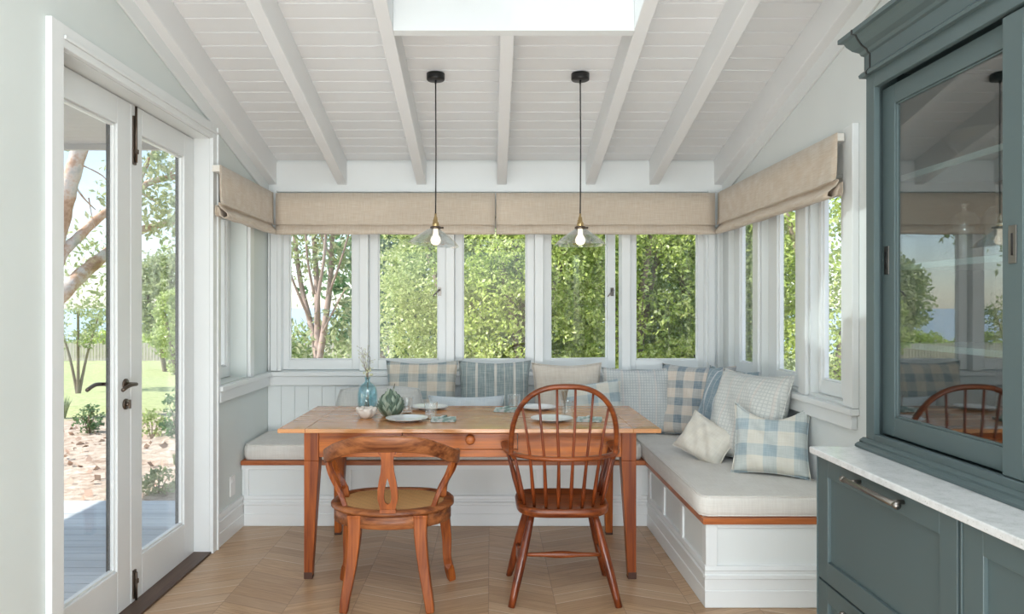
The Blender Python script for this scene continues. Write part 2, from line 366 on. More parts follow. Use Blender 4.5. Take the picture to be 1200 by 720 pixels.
def make(name, mb, mat, parent=None, loc=None, bevel=0, sub=0, kind=None, label=None, cat=None, group=None, rot=None, seg=2, local=False):
    """world-space geometry; the origin is moved to the thing's base (or loc)"""
    org = Vector((0, 0, 0))
    if parent is not None: org = Vector(parent.get('_org', (0, 0, 0)))
    elif loc is not None: org = Vector(loc)
    me = bpy.data.meshes.new(name)
    vs = mb.v if local else [(p[0]-org.x, p[1]-org.y, p[2]-org.z) for p in mb.v]
    me.from_pydata(vs, [], mb.f)
    me.polygons.foreach_set('use_smooth', mb.smooth)
    b = bmesh.new(); b.from_mesh(me); bmesh.ops.recalc_face_normals(b, faces=b.faces); b.to_mesh(me); b.free()
    me.materials.append(mat); o = bpy.data.objects.new(name, me); COL.objects.link(o)
    if parent is not None: o.parent = parent; o['_org'] = tuple(org)
    else:
        o.location = org; o['_org'] = tuple(org)
        if rot: o.rotation_euler = rot
    if bevel:
        m = o.modifiers.new('bevel', 'BEVEL'); m.width = bevel; m.segments = seg; m.limit_method = 'ANGLE'; m.angle_limit = math.radians(40)
    if sub:
        m = o.modifiers.new('sub', 'SUBSURF'); m.levels = sub; m.render_levels = sub
    tag(o, label, cat, group, kind); return o
def tag(o, label=None, cat=None, group=None, kind=None):
    for k, v in (('label', label), ('category', cat), ('group', group), ('kind', kind)):
        if v: o[k] = v
    return o
def thing(name, loc, label, cat, group=None, kind=None):
    o = bpy.data.objects.new(name, None); COL.objects.link(o); o.location = loc; o['_org'] = tuple(loc); o.empty_display_size = .05
    return tag(o, label, cat, group, kind)
def dup(root, loc, label, group=None, rotz=None, scale=None):
    r = root.copy(); COL.objects.link(r); r.location = loc; r['label'] = label
    if group: r['group'] = group
    if rotz is not None: r.rotation_euler = (0, 0, rotz)
    if scale: r.scale = scale
    for ch in list(root.children):
        c = ch.copy(); COL.objects.link(c); c.parent = r
        for g in list(ch.children):
            d = g.copy(); COL.objects.link(d); d.parent = c
    return r
def struct(name, mb, mat, parent=None, **kw): return make(name, mb, mat, parent, kind='structure' if parent is None else None, **kw)
def px(x, d): return (x-VX)/F*d
def pz(y, d): return CH+(VY-y)/F*d

# ------------------------------------------------------------------ dimensions
XL, XR, YB, YN = -1.573, 1.64, 5.12, -1.6
def zc(y): return 2.418+.247*(5.1-y)         # ceiling boards
SLOPE = .247
# ------------------------------------------------------------------ floor
struct('floor', MB().box(-1.95, 1.95, YN-.2, 5.3, -.12, 0), M['floor'])
# ------------------------------------------------------------------ ceiling of lining boards with a skylight opening
SX0, SX1, SY0, SY1 = -.453, .668, 2.05, 3.373
def ceil_prof(y0, y1):
    top = []; p = .1115; y = y1; prof = [(y1, zc(y1))]
    k = math.floor((5.12-y1)/p)+1
    while True:
        yy = 5.12-k*p
        if yy <= y0+.004: break
        prof += [(yy+.005, zc(yy+.005)), (yy+.003, zc(yy)+.012), (yy-.003, zc(yy)+.012), (yy-.005, zc(yy-.005))]; k += 1
    prof += [(y0, zc(y0)), (y0, zc(y0)+.13), (y1, zc(y1)+.13)]
    return prof
def strip(mb, x0, x1, y0, y1):
    pr = ceil_prof(y0, y1); n = len(pr); vs = [(x0, a, b) for a, b in pr]+[(x1, a, b) for a, b in pr]
    fs = [(i, (i+1) % n, n+(i+1) % n, n+i) for i in range(n)]+[tuple(range(n-1, -1, -1)), tuple(range(n, 2*n))]
    mb.add(vs, fs)
c = MB(); e_ = .0195; strip(c, -1.85, SX0-e_, YN-.2, 5.25); strip(c, SX1+e_, 1.85, YN-.2, 5.25); strip(c, SX0-e_, SX1+e_, SY1+.0395, 5.25); strip(c, SX0-e_, SX1+e_, YN-.2, SY0-e_)
struct('ceiling', c, M['ceil'])
# skylight shaft lining and frame
t = MB(); ZT = 3.16
def wallb(x0, x1, y0, y1, lo=.004):
    t.hexa([(x0, y0, zc(y0)-lo), (x1, y0, zc(y0)-lo), (x1, y1, zc(y1)-lo), (x0, y1, zc(y1)-lo),
            (x0, y0, zc(y0)+.30), (x1, y0, zc(y0)+.30), (x1, y1, zc(y1)+.30), (x0, y1, zc(y1)+.30)])
wallb(SX0-.02, SX0, SY0-.02, SY1+.04); wallb(SX1, SX1+.02, SY0-.02, SY1+.04); wallb(SX0, SX1, SY1, SY1+.04, .178); wallb(SX0, SX1, SY0-.02, SY0)
struct('trim_1', t, M['trim'])
sk = MB()
def slopebox(mb, x0, x1, y0, y1, a, b):
    mb.hexa([(x0, y0, zc(y0)+a), (x1, y0, zc(y0)+a), (x1, y1, zc(y1)+a), (x0, y1, zc(y1)+a), (x0, y0, zc(y0)+b), (x1, y0, zc(y0)+b), (x1, y1, zc(y1)+b), (x0, y1, zc(y1)+b)])
for a in ((SX0-.05, SX0+.045, SY0-.05, SY1+.05), (SX1-.045, SX1+.05, SY0-.05, SY1+.05), (SX0, SX1, SY1-.045, SY1+.05), (SX0, SX1, SY0-.05, SY0+.045)):
    slopebox(sk, *a, .301, .36)
w9 = struct('window_9', sk, M['trim'])
g = MB(); slopebox(g, SX0, SX1, SY0, SY1, .33, .336); make('pane', g, M['sky_glass'], w9)
# beams
BD = .175
for k, (xc, y0, y1) in enumerate([(-1.54, YN, YB), (-1.045, YN, YB), (-.487, YN, YB), (.078, SY1+.041, YB), (.702, YN, YB), (1.15, YN, YB), (1.606, YN, YB)]):
    b = MB(); hw = .033
    b.hexa([(xc-hw, y0, zc(y0)-BD), (xc+hw, y0, zc(y0)-BD), (xc+hw, y1-.001, zc(y1)-BD), (xc-hw, y1-.001, zc(y1)-BD),
            (xc-hw, y0, zc(y0)+.002), (xc+hw, y0, zc(y0)+.002), (xc+hw, y1-.001, zc(y1)+.002), (xc-hw, y1-.001, zc(y1)+.002)])
    struct('trim_%d' % (k+2), b, M['ceil'], bevel=.004)
# beam off the skylight's near edge, behind
b = MB(); b.box(.045, .111, YN, SY0-.02, 2.9, 2.98)
# ------------------------------------------------------------------ walls
TH = .17
# back wall
wb = MB(); UZ0, UZ1 = .93, 2.02
wb.box(-1.725, 1.735, YB, YB+TH, 0, UZ0)
wb.box(-1.725, 1.735, YB, YB+TH, UZ1, zc(YB)+.05)
wb.box(-1.725, -1.5, YB, YB+TH, UZ0, UZ1); wb.box(1.53, 1.735, YB, YB+TH, UZ0, UZ1)
struct('wall_back', wb, M['wall'])
POSTS = [(-.925, -.864), (-.316, -.256), (.311, .371), (.925, .985)]
for k, (a, b_) in enumerate(POSTS):
    p = MB(); p.box(a, b_, YB-.012, YB+.13, UZ0, UZ1-.001); struct('trim_%d' % (10+k), p, M['trim'], bevel=.004)
# corner mouldings (stepped) at both back corners
mo = MB(); mo.box(-1.5, -1.475, YB-.02, YB+.10, UZ0+.001, UZ1); mo.box(-1.545, -1.5, YB-.03, YB-.001, UZ0+.001, 2.2); mo.box(-1.568, -1.555, YB-.015, YB-.001, UZ0+.001, 2.2)
struct('trim_14', mo, M['trim'], bevel=.003)
mo = MB(); mo.box(1.515, 1.53, YB-.02, YB+.10, UZ0+.001, UZ1); mo.box(1.53, 1.575, YB-.03, YB-.001, UZ0+.001, 2.2); mo.box(1.595, 1.615, YB-.015, YB-.001, UZ0+.001, 2.2)
struct('trim_15', mo, M['trim'], bevel=.003)
# sill ledge along the back
sl = MB(); sl.box(XL+.002, XR-.002, YB-.05, YB-.001, .895, .925); sl.box(XL+.002, XR-.002, YB-.035, YB-.001, .83, .895)
struct('trim_16', sl, M['trim'], bevel=.004)
# beaded lining on the back wall under the ledge
bd = MB(); x = XL+.003
while x < XR-.1:
    bd.box(x, x+.094, YB-.009, YB-.001, .5, .829); x += .0955
struct('trim_17', bd, M['wall'], bevel=.0025)
# frieze board at top of the back wall
fb = MB(); fb.box(XL+.002, XR-.002, YB-.014, YB-.001, 2.19, 2.40); struct('trim_18', fb, M['trim'])

def side_wall(name, xi, xo, openings, y0, y1):
    """vertical wall between xi and xo with openings (ya, yb, za, zb); top follows the ceiling"""
    mb = MB(); xa, xb = min(xi, xo), max(xi, xo)
    ys = sorted({y0, y1, *[o[0] for o in openings], *[o[1] for o in openings]})
    for a, b_ in zip(ys[:-1], ys[1:]):
        op = [o for o in openings if o[0] <= a+1e-6 and o[1] >= b_-1e-6]
        def seg(za, zb0, zb1):
            mb.hexa([(xa, a, za), (xb, a, za), (xb, b_, za), (xa, b_, za), (xa, a, zb0), (xb, a, zb0), (xb, b_, zb1), (xa, b_, zb1)])
        if not op: seg(0, zc(a)+.05, zc(b_)+.05)
        else:
            o = op[0]
            if o[2] > 0: seg(0, o[2], o[2])
            seg(o[3], zc(a)+.05, zc(b_)+.05)
    return struct(name, mb, M['shaded_white'] if name == 'wall_left' else M['wall'])
DY0, DY1, DZ = 2.635, 4.055, 2.325
side_wall('wall_left', XL, -1.725, [(DY0, DY1, 0, DZ), (4.19, 4.68, .93, 2.0)], YN, YB)
RO = [(3.36, 3.72), (3.84, 4.39), (4.50, 5.0)]
side_wall('wall_right', XR, 1.735, [(a, b_, .94, 2.0) for a, b_ in RO], YN, YB)
# unseen rear wall; its wide openings are added to let soft sky light in
wr = MB(); wr.box(-1.8, 1.85, YN-.15, YN, 3.8, zc(YN)+.1); wr.box(-1.8, -1.55, YN-.15, YN, 0, 3.8); wr.box(1.6, 1.85, YN-.15, YN, 0, 3.8); wr.box(-1.55, 1.6, YN-.15, YN, 0, .9); wr.box(-1.55, 1.6, YN-.15, YN, 2.3, 2.6)
struct('wall_rear', wr, M['wall'])
# right-wall window trims: ledge, apron, architrave
tr = MB(); tr.box(XR-.045, XR-.001, 3.22, YB-.052, .895, .925); tr.box(XR-.03, XR-.001, 3.24, YB-.052, .83, .895)
struct('trim_19', tr, M['trim'], bevel=.004)
tr = MB(); tr.box(XR-.022, XR-.001, 3.24, 3.335, .926, 2.2); tr.box(XR-.032, XR-.001, 3.225, 3.24, .926, 2.2)
struct('trim_20', tr, M['trim'], bevel=.003)
tr = MB(); tr.box(XR-.02, XR-.001, 3.735, 3.825, .926, 2.0); tr.box(XR-.02, XR-.001, 4.40, 4.49, .926, 2.0); struct('trim_21', tr, M['trim'], bevel=.003)
tr = MB(); tr.box(XL+.001, XL+.045, 4.14, YB-.052, .895, .925); tr.box(XL+.001, XL+.03, 4.15, YB-.052, .83, .895); struct('trim_22', tr, M['trim'], bevel=.004)
tr = MB(); tr.box(XL+.001, XL+.018, 4.135, 4.185, .926, 2.1); tr.box(XL+.001, XL+.022, 4.685, 4.76, .926, 2.1); struct('trim_23', tr, M['trim'], bevel=.003)
# raked frieze boards where side walls meet the ceiling
for k, (xa, xb) in enumerate(((XL+.001, XL+.012), (XR-.012, XR-.001))):
    f_ = MB(); f_.hexa([(xa, YN, zc(YN)-.26), (xb, YN, zc(YN)-.26), (xb, YB-.015, zc(YB)-.26), (xa, YB-.015, zc(YB)-.26), (xa, YN, zc(YN)-.01), (xb, YN, zc(YN)-.01), (xb, YB-.015, zc(YB)-.01), (xa, YB-.015, zc(YB)-.01)])
    struct('trim_%d' % (24+k), f_, M['trim'], bevel=.003)
# ------------------------------------------------------------------ windows (sashes)
def sash(name, w_, z0, z1, sl_, sr_, loc, rot, latch=None, rail=.07, th=.042, mat=None):
    """local x along the width, y thickness, z up; origin at the left bottom"""
    mb = MB(); h = z1-z0
    mb.box(0, sl_, 0, th, 0, h); mb.box(w_-sr_, w_, 0, th, 0, h); mb.box(sl_, w_-sr_, 0, th, 0, rail); mb.box(sl_, w_-sr_, 0, th, h-rail, h)
    # glazing bead
    bw = .009
    mb.box(sl_, sl_+bw, .012, .03, rail, h-rail); mb.box(w_-sr_-bw, w_-sr_, .012, .03, rail, h-rail); mb.box(sl_+bw, w_-sr_-bw, .012, .03, rail, rail+bw)
    o = make(name, mb, M['trim'], loc=(loc[0], loc[1], z0), rot=(0, 0, rot), bevel=.003, kind='structure', local=True)
    gmb = MB().box(sl_+.001, w_-sr_-.001, .019, .023, rail+.001, h-rail-.001)
    gl = make('pane', gmb, M['glass'], o, local=True)
    if latch is not None:
        lx, lz, side = latch; l_ = MB(); l_.box(lx-.012, lx+.012, -.006, 0, lz-.03-z0, lz+.03-z0)
        l_.tube([(lx, -.004, lz-z0+.01), (lx, -.03, lz-z0+.012), (lx+.02*side, -.034, lz-z0-.005), (lx+.045*side, -.03, lz-z0-.035)], [.006, .006, .006, .004], 8)
        make('latch', l_, M['gunmetal'], o, local=True)
    return o
YS = YB+.045
sash('window_1', .575, UZ0+.004, UZ1-.004, .065, .06, (-1.4995+.0, YS), 0)
sash('window_2', .546, UZ0+.004, UZ1-.004, .062, .056, (-.863, YS), 0, latch=(.50, 1.49, -1))
sash('window_3', .565, UZ0+.004, UZ1-.004, .056, .054, (-.255, YS), 0)
sash('window_4', .552, UZ0+.004, UZ1-.004, .06, .06, (.372, YS), math.radians(13), latch=(.525, 1.49, -1))
sash('window_5', .543, UZ0+.004, UZ1-.004, .046, .055, (.986, YS), 0)
XS = XR+.04+.042
sash('window_6', .358, .942, 1.998, .12, .03, (XS, 3.361), PI/2, latch=(.075, 1.49, 1), th=.042)
sash('window_7', .545, .942, 1.998, .16, .13, (XS, 3.843), PI/2)
sash('window_8', .496, .942, 1.998, .12, .10, (XS, 4.502), PI/2)
# left window: deep reveal, glass far out
sash('window_10', .486, .934, 1.998, .05, .05, (-1.68, 4.192), PI/2)
# ------------------------------------------------------------------ french doors in the left wall
ja = MB(); ja.box(-1.722, XL+.002, DY0, DY0+.012, 0, DZ); ja.box(-1.722, XL+.002, DY1-.004, DY1, 0, DZ); ja.box(-1.722, XL+.002, DY0, DY1, DZ-.004, DZ)
struct('trim_26', ja, M['trim'])
ar_ = MB(); ar_.box(XL, XL+.024, DY0-.075, DY0, 0, DZ+.085); ar_.box(XL, XL+.022, DY1, DY1+.072, 0, DZ+.085); ar_.box(XL, XL+.022, DY0, DY1, DZ, DZ+.085)
ar_.box(XL, XL+.030, DY1+.055, DY1+.072, 0, DZ+.07); ar_.box(XL+.022, XL+.03, DY0, DY1+.07, DZ+.03, DZ+.045)
struct('trim_27', ar_, M['trim'], bevel=.003)
def door_leaf(name, y0, y1, s0, s1):
    xo, xi = -1.70, -1.656; mb = MB(); z0, z1 = .012, DZ-.008
    mb.box(xo, xi, y0, y0+s0, z0, z1); mb.box(xo, xi, y1-s1, y1, z0, z1); mb.box(xo, xi, y0+s0, y1-s1, z0, .205); mb.box(xo, xi, y0+s0, y1-s1, 2.195, z1)
    b_ = .01
    for q in ((y0+s0, y0+s0+b_, .205, 2.195), (y1-s1-b_, y1-s1, .205, 2.195), (y0+s0, y1-s1, .205, .205+b_), (y0+s0, y1-s1, 2.195-b_, 2.195)):
        mb.box(xo+.01, xi-.012, q[0], q[1], q[2], q[3])
    o = struct(name, mb, M['trim'], bevel=.003)
    make('pane', MB().box(-1.683, -1.677, y0+s0+.001, y1-s1-.001, .206, 2.194), M['glass'], o)
    make('bead_shadow', MB().box(-1.699, -1.684, y1-s1-.016, y1-s1-.0005, .21, 2.19), M['black'], o)  # dark strip standing in for the shadow at the stile's inner edge
    return o
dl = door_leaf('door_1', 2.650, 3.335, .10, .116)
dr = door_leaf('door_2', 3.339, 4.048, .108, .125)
h = MB(); hy, hz, xi = 3.285, 1.03, -1.656
h.lathe([(.0, 0), (.025, 0), (.025, .007), (.0, .007)], (xi, hy, hz), 20, 0); h.tube([(xi, hy, hz), (xi+.05, hy, hz)], .009, 10)
h.tube(smooth_path([(xi+.05, hy+.003, hz), (xi+.055, hy-.03, hz+.002), (xi+.055, hy-.075, hz), (xi+.05, hy-.12, hz-.014)], 4), .0085, 10)
make('door_handle', h, M['bronze'], dl)
h = MB(); h.lathe([(.0, 0), (.024, 0), (.024, .008), (.0, .008)], (xi, hy, hz-.09), 20, 0); h.lathe([(.0, 0), (.009, 0), (.009, .02), (0, .02)], (xi, hy, hz-.09), 12, 0); h.box(xi+.018, xi+.026, hy-.004, hy+.004, hz-.11, hz-.07)
make('lock_cylinder', h, M['bronze'], dl)
h = MB(); hy2 = hy+.005; h.lathe([(.0, 0), (.025, 0), (.025, .007), (.0, .007)], (-1.70, hy, hz), 20, 0); h.tube([(-1.70, hy, hz), (-1.76, hy, hz)], .009, 10)
h.tube(smooth_path([(-1.76, hy, hz), (-1.765, hy-.05, hz+.002), (-1.755, hy-.13, hz-.012)], 4), .009, 10); make('outer_handle', h, M['bronze'], dl)
h = MB(); h.box(xi, xi+.008, 3.352, 3.376, 2.04, DZ-.06); h.tube([(xi+.012, 3.364, 2.05), (xi+.012, 3.364, DZ-.015)], .006, 8); h.box(xi+.006, xi+.022, 3.358, 3.37, 2.09, 2.11)
make('top_bolt', h, M['bronze'], dr)
h = MB(); h.box(xi, xi+.008, 3.352, 3.376, .03, .16); h.tube([(xi+.012, 3.364, .02), (xi+.012, 3.364, .15)], .006, 8); h.box(xi+.006, xi+.022, 3.358, 3.37, .10, .12)
make('bottom_bolt', h, M['bronze'], dr)
struct('trim_28', MB().box(-1.75, XL+.012, DY0, DY1, .001, .012), M['thresh'], bevel=.002)
# baseboards
def base_prof(s=1): return [(0, 0), (.018, 0), (.018, .075), (.014, .078), (.014, .128), (.020, .132), (.020, .146), (.012, .152), (.012, .166), (.018, .170), (.014, .188), (0, .190)]
bb = MB(); bb.prism([(XL+.001+a, b_+.001) for a, b_ in base_prof()], 1, DY1+.073, 4.575); struct('baseboard_left', bb, M['trim'])
# ------------------------------------------------------------------ built-in bench (window seat)
BF, BX, BN = 4.58, 1.0, 3.34          # front of back run, inner face of right run, near end of right run
be = thing('window_seat', (0, 4.85, 0), 'white panelled L-shaped window seat built in under the windows, with orange timber edge', 'bench')
bs = MB(); bs.box(XL+.003, XR-.003, BF, YB-.012, .002, .385); bs.box(BX, XR-.003, BN, BF, .002, .385)
make('base', bs, M['wall'], be)
bb = MB(); pr = base_prof()
bb.prism([(BF-a, b_+.002) for a, b_ in pr], 0, XL+.02, BX)                       # (y,z) profile along x
bb.prism([(BX-a, b_+.002) for a, b_ in pr], 1, BN-.0, BF)
bb.prism([(BN-a, b_+.002) for a, b_ in pr], 0, BX-.018, XR-.003)
make('skirting', bb, M['trim'], be)
# panel framing
pf = MB(); T_ = .012
pf.box(XL+.003, BX, BF-T_, BF-.0005, .355, .384); 
for (a, b_) in ((288, 292), (404, 412), (516, 524), (628, 636), (740, 752)):
    pf.box(max(px(a, BF)-.0, XL+.003), min(px(b_, BF), BX), BF-T_, BF-.0005, .19, .355)
pf.box(BX-T_, BX-.0005, BN, BF-T_, .355, .384)
for y in (BN, BN+.40, BN+.80, BF-.075): pf.box(BX-T_, BX-.0005, y, y+.05, .19, .355)
pf.box(BX-T_, BX+.04, BN-T_, BN-.0005, .19, .384); pf.box(BX+.04, XR-.003, BN-T_, BN-.0005, .365, .384)
make('panel_frame', pf, M['trim'], be, bevel=.002)
no = MB(); no.box(XL+.003, XR-.003, BF-.03, YB-.012, .3855, .4135); no.box(BX-.03, XR-.003, BN-.03, BF-.03, .3855, .4135)
make('timber_top', no, M['nosing'], be, bevel=.004)
# seat cushions (two box cushions)
def box_cushion(name, x0, x1, y0, y1, z0, z1, label, chamfer=None):
    th_ = thing(name, ((x0+x1)/2, (y0+y1)/2, z0), label, 'cushion', 'box cushions on the window seat')
    n, m = 40, 20; mb = MB(); top = []; bot = []
    r = .022
    def outline(i, ins):
        return None
    ins = [0.016, .004, 0, 0, .004, .016]; zz = [z0, z0+.010, z0+.022, z1-.022, z1-.008, z1]
    rings = []
    def ring(d, z):
        X0, X1, Y0, Y1 = x0+d, x1-d, y0+d, y1-d; pts = []; c_ = .03
        cs = [(X1-c_, Y0, 0), (X1, Y0+c_, 0), (X1, Y1-c_, 0), (X1-c_, Y1, 0), (X0+c_, Y1, 0), (X0, Y1-c_, 0), (X0, Y0+c_, 0), (X0+c_, Y0, 0)]
        for k in range(8):
            a = Vector(cs[k]); b_ = Vector(cs[(k+1) % 8]); N_ = 14 if k % 2 else 3
            for j in range(N_):
                p = a.lerp(b_, j/N_); pts.append((p.x, p.y, z))
        return pts
    for d, z in zip(ins, zz): rings.append(ring(d, z))
    P = [[(p[0], p[1], p[2]+ (random.uniform(-.0012, .0012) if 0 < k < 5 else 0)) for p in rg]+[rg[0]] for k, rg in enumerate(rings)]
    mb.grid(P)
    # top surface as a slightly crowned grid
    G = []
    X0, X1, Y0, Y1 = x0+.016, x1-.016, y0+.016, y1-.016
    for i in range(25):
        row = []
        for j in range(25):
            u, v_ = i/24, j/24; bul = (4*u*(1-u))**.35*(4*v_*(1-v_))**.35
            row.append((X0+(X1-X0)*u, Y0+(Y1-Y0)*v_, z1+.009*bul))
        G.append(row)
    mb.grid(G); mb.add([(X0, Y0, z0), (X1, Y0, z0), (X1, Y1, z0), (X0, Y1, z0)], [(0, 1, 2, 3)])
    make('cushion_body', mb, M['seat'], th_)
    pi_ = MB(); rg = ring(.007, z1-.002); pi_.tube(rg+[rg[0]], .004, 6, caps=False); rg = ring(.007, z0+.006); pi_.tube(rg+[rg[0]], .004, 6, caps=False)
    make('piping', pi_, M['seat'], th_); return th_
CZ = .414
box_cushion('seat_cushion', XL+.012, .955, BF-.012, YB-.02, CZ, .510, 'long pale linen seat cushion on the back run of the bench, behind the table')
box_cushion('seat_cushion', .962, XR-.01, BN-.012, YB-.02, CZ, .510, 'pale linen seat cushion on the right run of the bench, nearest the teal cabinet')
CT = .515
# ------------------------------------------------------------------ throw pillows
def pillow(w_, h_, t_, mat, loc, rz, lean, label, group, roll=0, name='throw_pillow', pinch=.10, piping=None, sag=0.0, seed=0):
    """local x width, z height, y thickness; base at loc; lean = tilt of top toward +local y"""
    r_ = random.Random(seed); n = 22; mb = MB(); R1 = []; R2 = []
    ph = [r_.uniform(0, 6) for _ in range(6)]
    for i in range(n+1):
        a = []; b_ = []
        for j in range(n+1):
            u = -1+2*i/n; v_ = -1+2*j/n
            e = max(0, (1-abs(u)**2.6))**.55*max(0, (1-abs(v_)**2.6))**.55
            cx = 1-pinch*(1-abs(v_)**2)*abs(u)**3; cz_ = 1-pinch*(1-abs(u)**2)*abs(v_)**3
            X = u*w_/2*cx; Z = h_/2+v_*h_/2*cz_
            wr_ = .010*math.sin(4*u+3*v_+ph[0])*e+.006*math.sin(9*u-6*v_+ph[1])*e*(1-e*.5)+.006*math.sin(7*v_+11*u+ph[2])*e
            th = t_/2*e*(1+.15*math.sin(ph[3]+2*v_)-.28*v_*e*(1+sag))
            Z -= sag*.06*(1-u*u)*max(v_, 0)
            a.append((X, -th+wr_, Z)); b_.append((X, th+wr_*.5, Z))
        R1.append(a); R2.append(b_)
    mb.grid(R1); mb.grid(R2[::-1])
    bm = bmesh.new()
    o = make(name, mb, mat, loc=loc, local=True, label=label, cat='cushion', group=group)
    b2 = bmesh.new(); b2.from_mesh(o.data); bmesh.ops.remove_doubles(b2, verts=b2.verts, dist=.0006); bmesh.ops.recalc_face_normals(b2, faces=b2.faces); b2.to_mesh(o.data); b2.free()
    o.rotation_euler = (Matrix.Rotation(rz, 3, 'Z') @ Matrix.Rotation(-lean, 3, 'X') @ Matrix.Rotation(roll, 3, 'Y')).to_euler()
    pp = MB(); pts = [R1[i][0] for i in range(n+1)]+[R1[n][j] for j in range(1, n+1)]+[R1[i][n] for i in range(n-1, -1, -1)]+[R1[0][j] for j in range(n-1, 0, -1)]
    pp.tube(pts+[pts[0]], .0035, 6, caps=False); make('piping', pp, piping or mat, o, local=True)
    return o
G1 = 'throw pillows along the back wall'; G2 = 'throw pillows against the right wall'
LB = math.radians(9)
pillow(.50, .50, .15, M['plaidA'], (-.475, 4.955, CT), 0, LB, 'blue and beige plaid pillow at the left end of the back row', G1, seed=1)
pillow(.505, .50, .15, M['stripeA'], (.025, 4.955, CT), 0, LB, 'grey-blue pillow with pale vertical stripes in the back row behind the table', G1, seed=2)
pillow(.485, .485, .15, M['beige'], (.525, 4.955, CT), 0, LB, 'plain beige pillow in the back row behind the spindle-back chair', G1, seed=3)
pillow(.48, .455, .16, M['checkA'], (1.0, 4.93, CT), math.radians(-4), LB, 'blue-grey finely checked pillow in the back row right of the plain beige one', G1, seed=4)
pillow(.50, .49, .16, M['plaidB'], (1.34, 4.80, CT), math.radians(-32), math.radians(14), 'dark blue and tan plaid pillow in the corner of the bench', G2, seed=5)
pillow(.52, .50, .15, M['stripeB'], (1.385, 4.44, CT), math.radians(-74), math.radians(14), 'denim-blue pillow with thin pale stripes against the right wall', G2, seed=6)
pillow(.56, .52, .19, M['checkB'], (1.37, 4.02, CT), math.radians(-68), math.radians(15), 'large pale grey finely checked pillow against the right wall', G2, seed=7)
pillow(.38, .38, .15, M['plaidC'], (1.425, 3.70, CT), math.radians(-26), math.radians(19), 'pale blue and cream plaid pillow nearest the teal cabinet', G2, seed=8, sag=1.2)
pillow(.32, .24, .13, M['cream'], (1.15, 4.10, CT+.012), math.radians(-42), math.radians(28), 'small plain cream lumbar pillow lying in front of the bench pillows', G2, roll=math.radians(22), seed=9)
pillow(.40, .38, .13, M['plaidC'], (.70, 4.76, CT), math.radians(-8), math.radians(14), 'small pale blue plaid pillow in front of the beige pillow, seen through the chair back', G1, roll=math.radians(-7), seed=10)
pillow(.52, .32, .20, M['lgrey'], (-.735, 4.80, CT), math.radians(6), math.radians(10), 'low rounded light grey pillow behind the blue bottle', G1, seed=11, pinch=-.12)
pillow(.50, .285, .12, M['pblue'], (-.16, 4.73, CT), 0, math.radians(10), 'low pale blue pillow whose top edge shows behind the table', G1, seed=12)
# ------------------------------------------------------------------ roman blinds
def blind(prefix, axis, face, wall, a0, a1, sgn, label, mat=M['blind'], flare=0.0):
    """axis 0: runs along x, front face at y=face; axis 1: runs along y. sgn: direction toward the wall"""
    org = ((a0+a1)/2, face, 1.88) if axis == 0 else (face, (a0+a1)/2, 1.88)
    th_ = thing('roman_blind', org, label, 'blind', 'roman blinds over the windows')
    def line(t_, e):     # profile (offset from face toward the room positive, z); e = nearness to the free end
        k = 1+flare*e
        return [(0, 2.172), (0, 2.08), (.002, 2.0), (.006, 1.962), (.014*k, 1.948), (.010, 1.955-.004*e), (-.004, 1.960), (-.008, 1.95), (.006, 1.93), (.022*k, 1.908-.006*e), (.024*k, 1.892-.008*e), (.012*k, 1.884-.008*e), (-.002, 1.892), (-.006, 1.915), (-.012, 1.94), (-.018, 1.94), (-.014, 1.905), (-.020, 1.888), (-.026, 1.90), (-.026, 1.95)]
    N = 28; P = []
    for i in range(N+1):
        t_ = a0+(a1-a0)*i/N; u = i/N; e = (1-u)**4 if axis == 1 else 0; w = .0022*math.sin(i*1.3)
        row = []
        for k, (q, z) in enumerate(line(t_, e)):
            off = face-(q+(w if 1 < k < 12 else 0))*sgn; zz = z+(.0025*math.sin(i*.8+k*.3) if k > 3 else 0)
            row.append((t_, off, zz) if axis == 0 else (off, t_, zz))
        P.append(row)
    mb = MB(); mb.grid(P); fb_ = make('blind_fabric', mb, mat, th_)
    m = fb_.modifiers.new('solid', 'SOLIDIFY'); m.thickness = .0022; m.offset = 0
    hr = MB(); q0, q1 = face+.003*sgn, wall
    if axis == 0: hr.box(a0+.003, a1-.003, q0, q1, 2.135, 2.17)
    else: hr.box(q0, q1, a0+.003, a1-.003, 2.135, 2.17)
    make('headrail', hr, M['blind_l'], th_, bevel=.002); return th_
blind('b', 0, 5.035, YB-.032, px(323, 5.035), px(580.2, 5.035), 1, 'left half of the oat linen roman blind across the back windows')
blind('b', 0, 5.035, YB-.032, px(581.4, 5.035), px(838, 5.035), 1, 'right half of the oat linen roman blind across the back windows')
blind('b', 1, -1.505, XL+.024, 4.03, 5.02, -1, 'oat linen roman blind over the left side window by the glass doors', M['blind'], .8)
blind('b', 1, 1.572, XR-.034, 3.29, 5.02, 1, 'oat linen roman blind over the right side windows by the teal cabinet', M['blind'], .9)
# ------------------------------------------------------------------ dining table
TX0, TX1, TY0, TY1, TZ = -1.068, .855, 3.63, 4.48, .769
tb = thing('dining_table', ((TX0+TX1)/2, (TY0+TY1)/2, 0), 'orange pine farmhouse dining table with tapered legs and a drawer', 'table')
tt = MB(); pw = (TY1-TY0)/4
for k in range(4): tt.box(TX0+.14, TX1-.14, TY0+pw*k+(.0006 if k else 0), TY0+pw*(k+1), TZ-.021, TZ)
tt.box(TX0, TX0+.139, TY0, TY1, TZ-.021, TZ); tt.box(TX1-.139, TX1, TY0, TY1, TZ-.021, TZ)
make('tabletop', tt, M['tabletop'], tb, bevel=.0025)
LX0, LX1, LY0, LY1 = -.946, .738, 3.675, 4.43; LW = .075
ap = MB(); zt, zb = TZ-.0215, .618
ap.box(LX0+LW, LX0+LW+.46, LY0+.008, LY0+.03, zb, zt); 
DX0, DX1 = px(472, 3.69), px(606, 3.69)
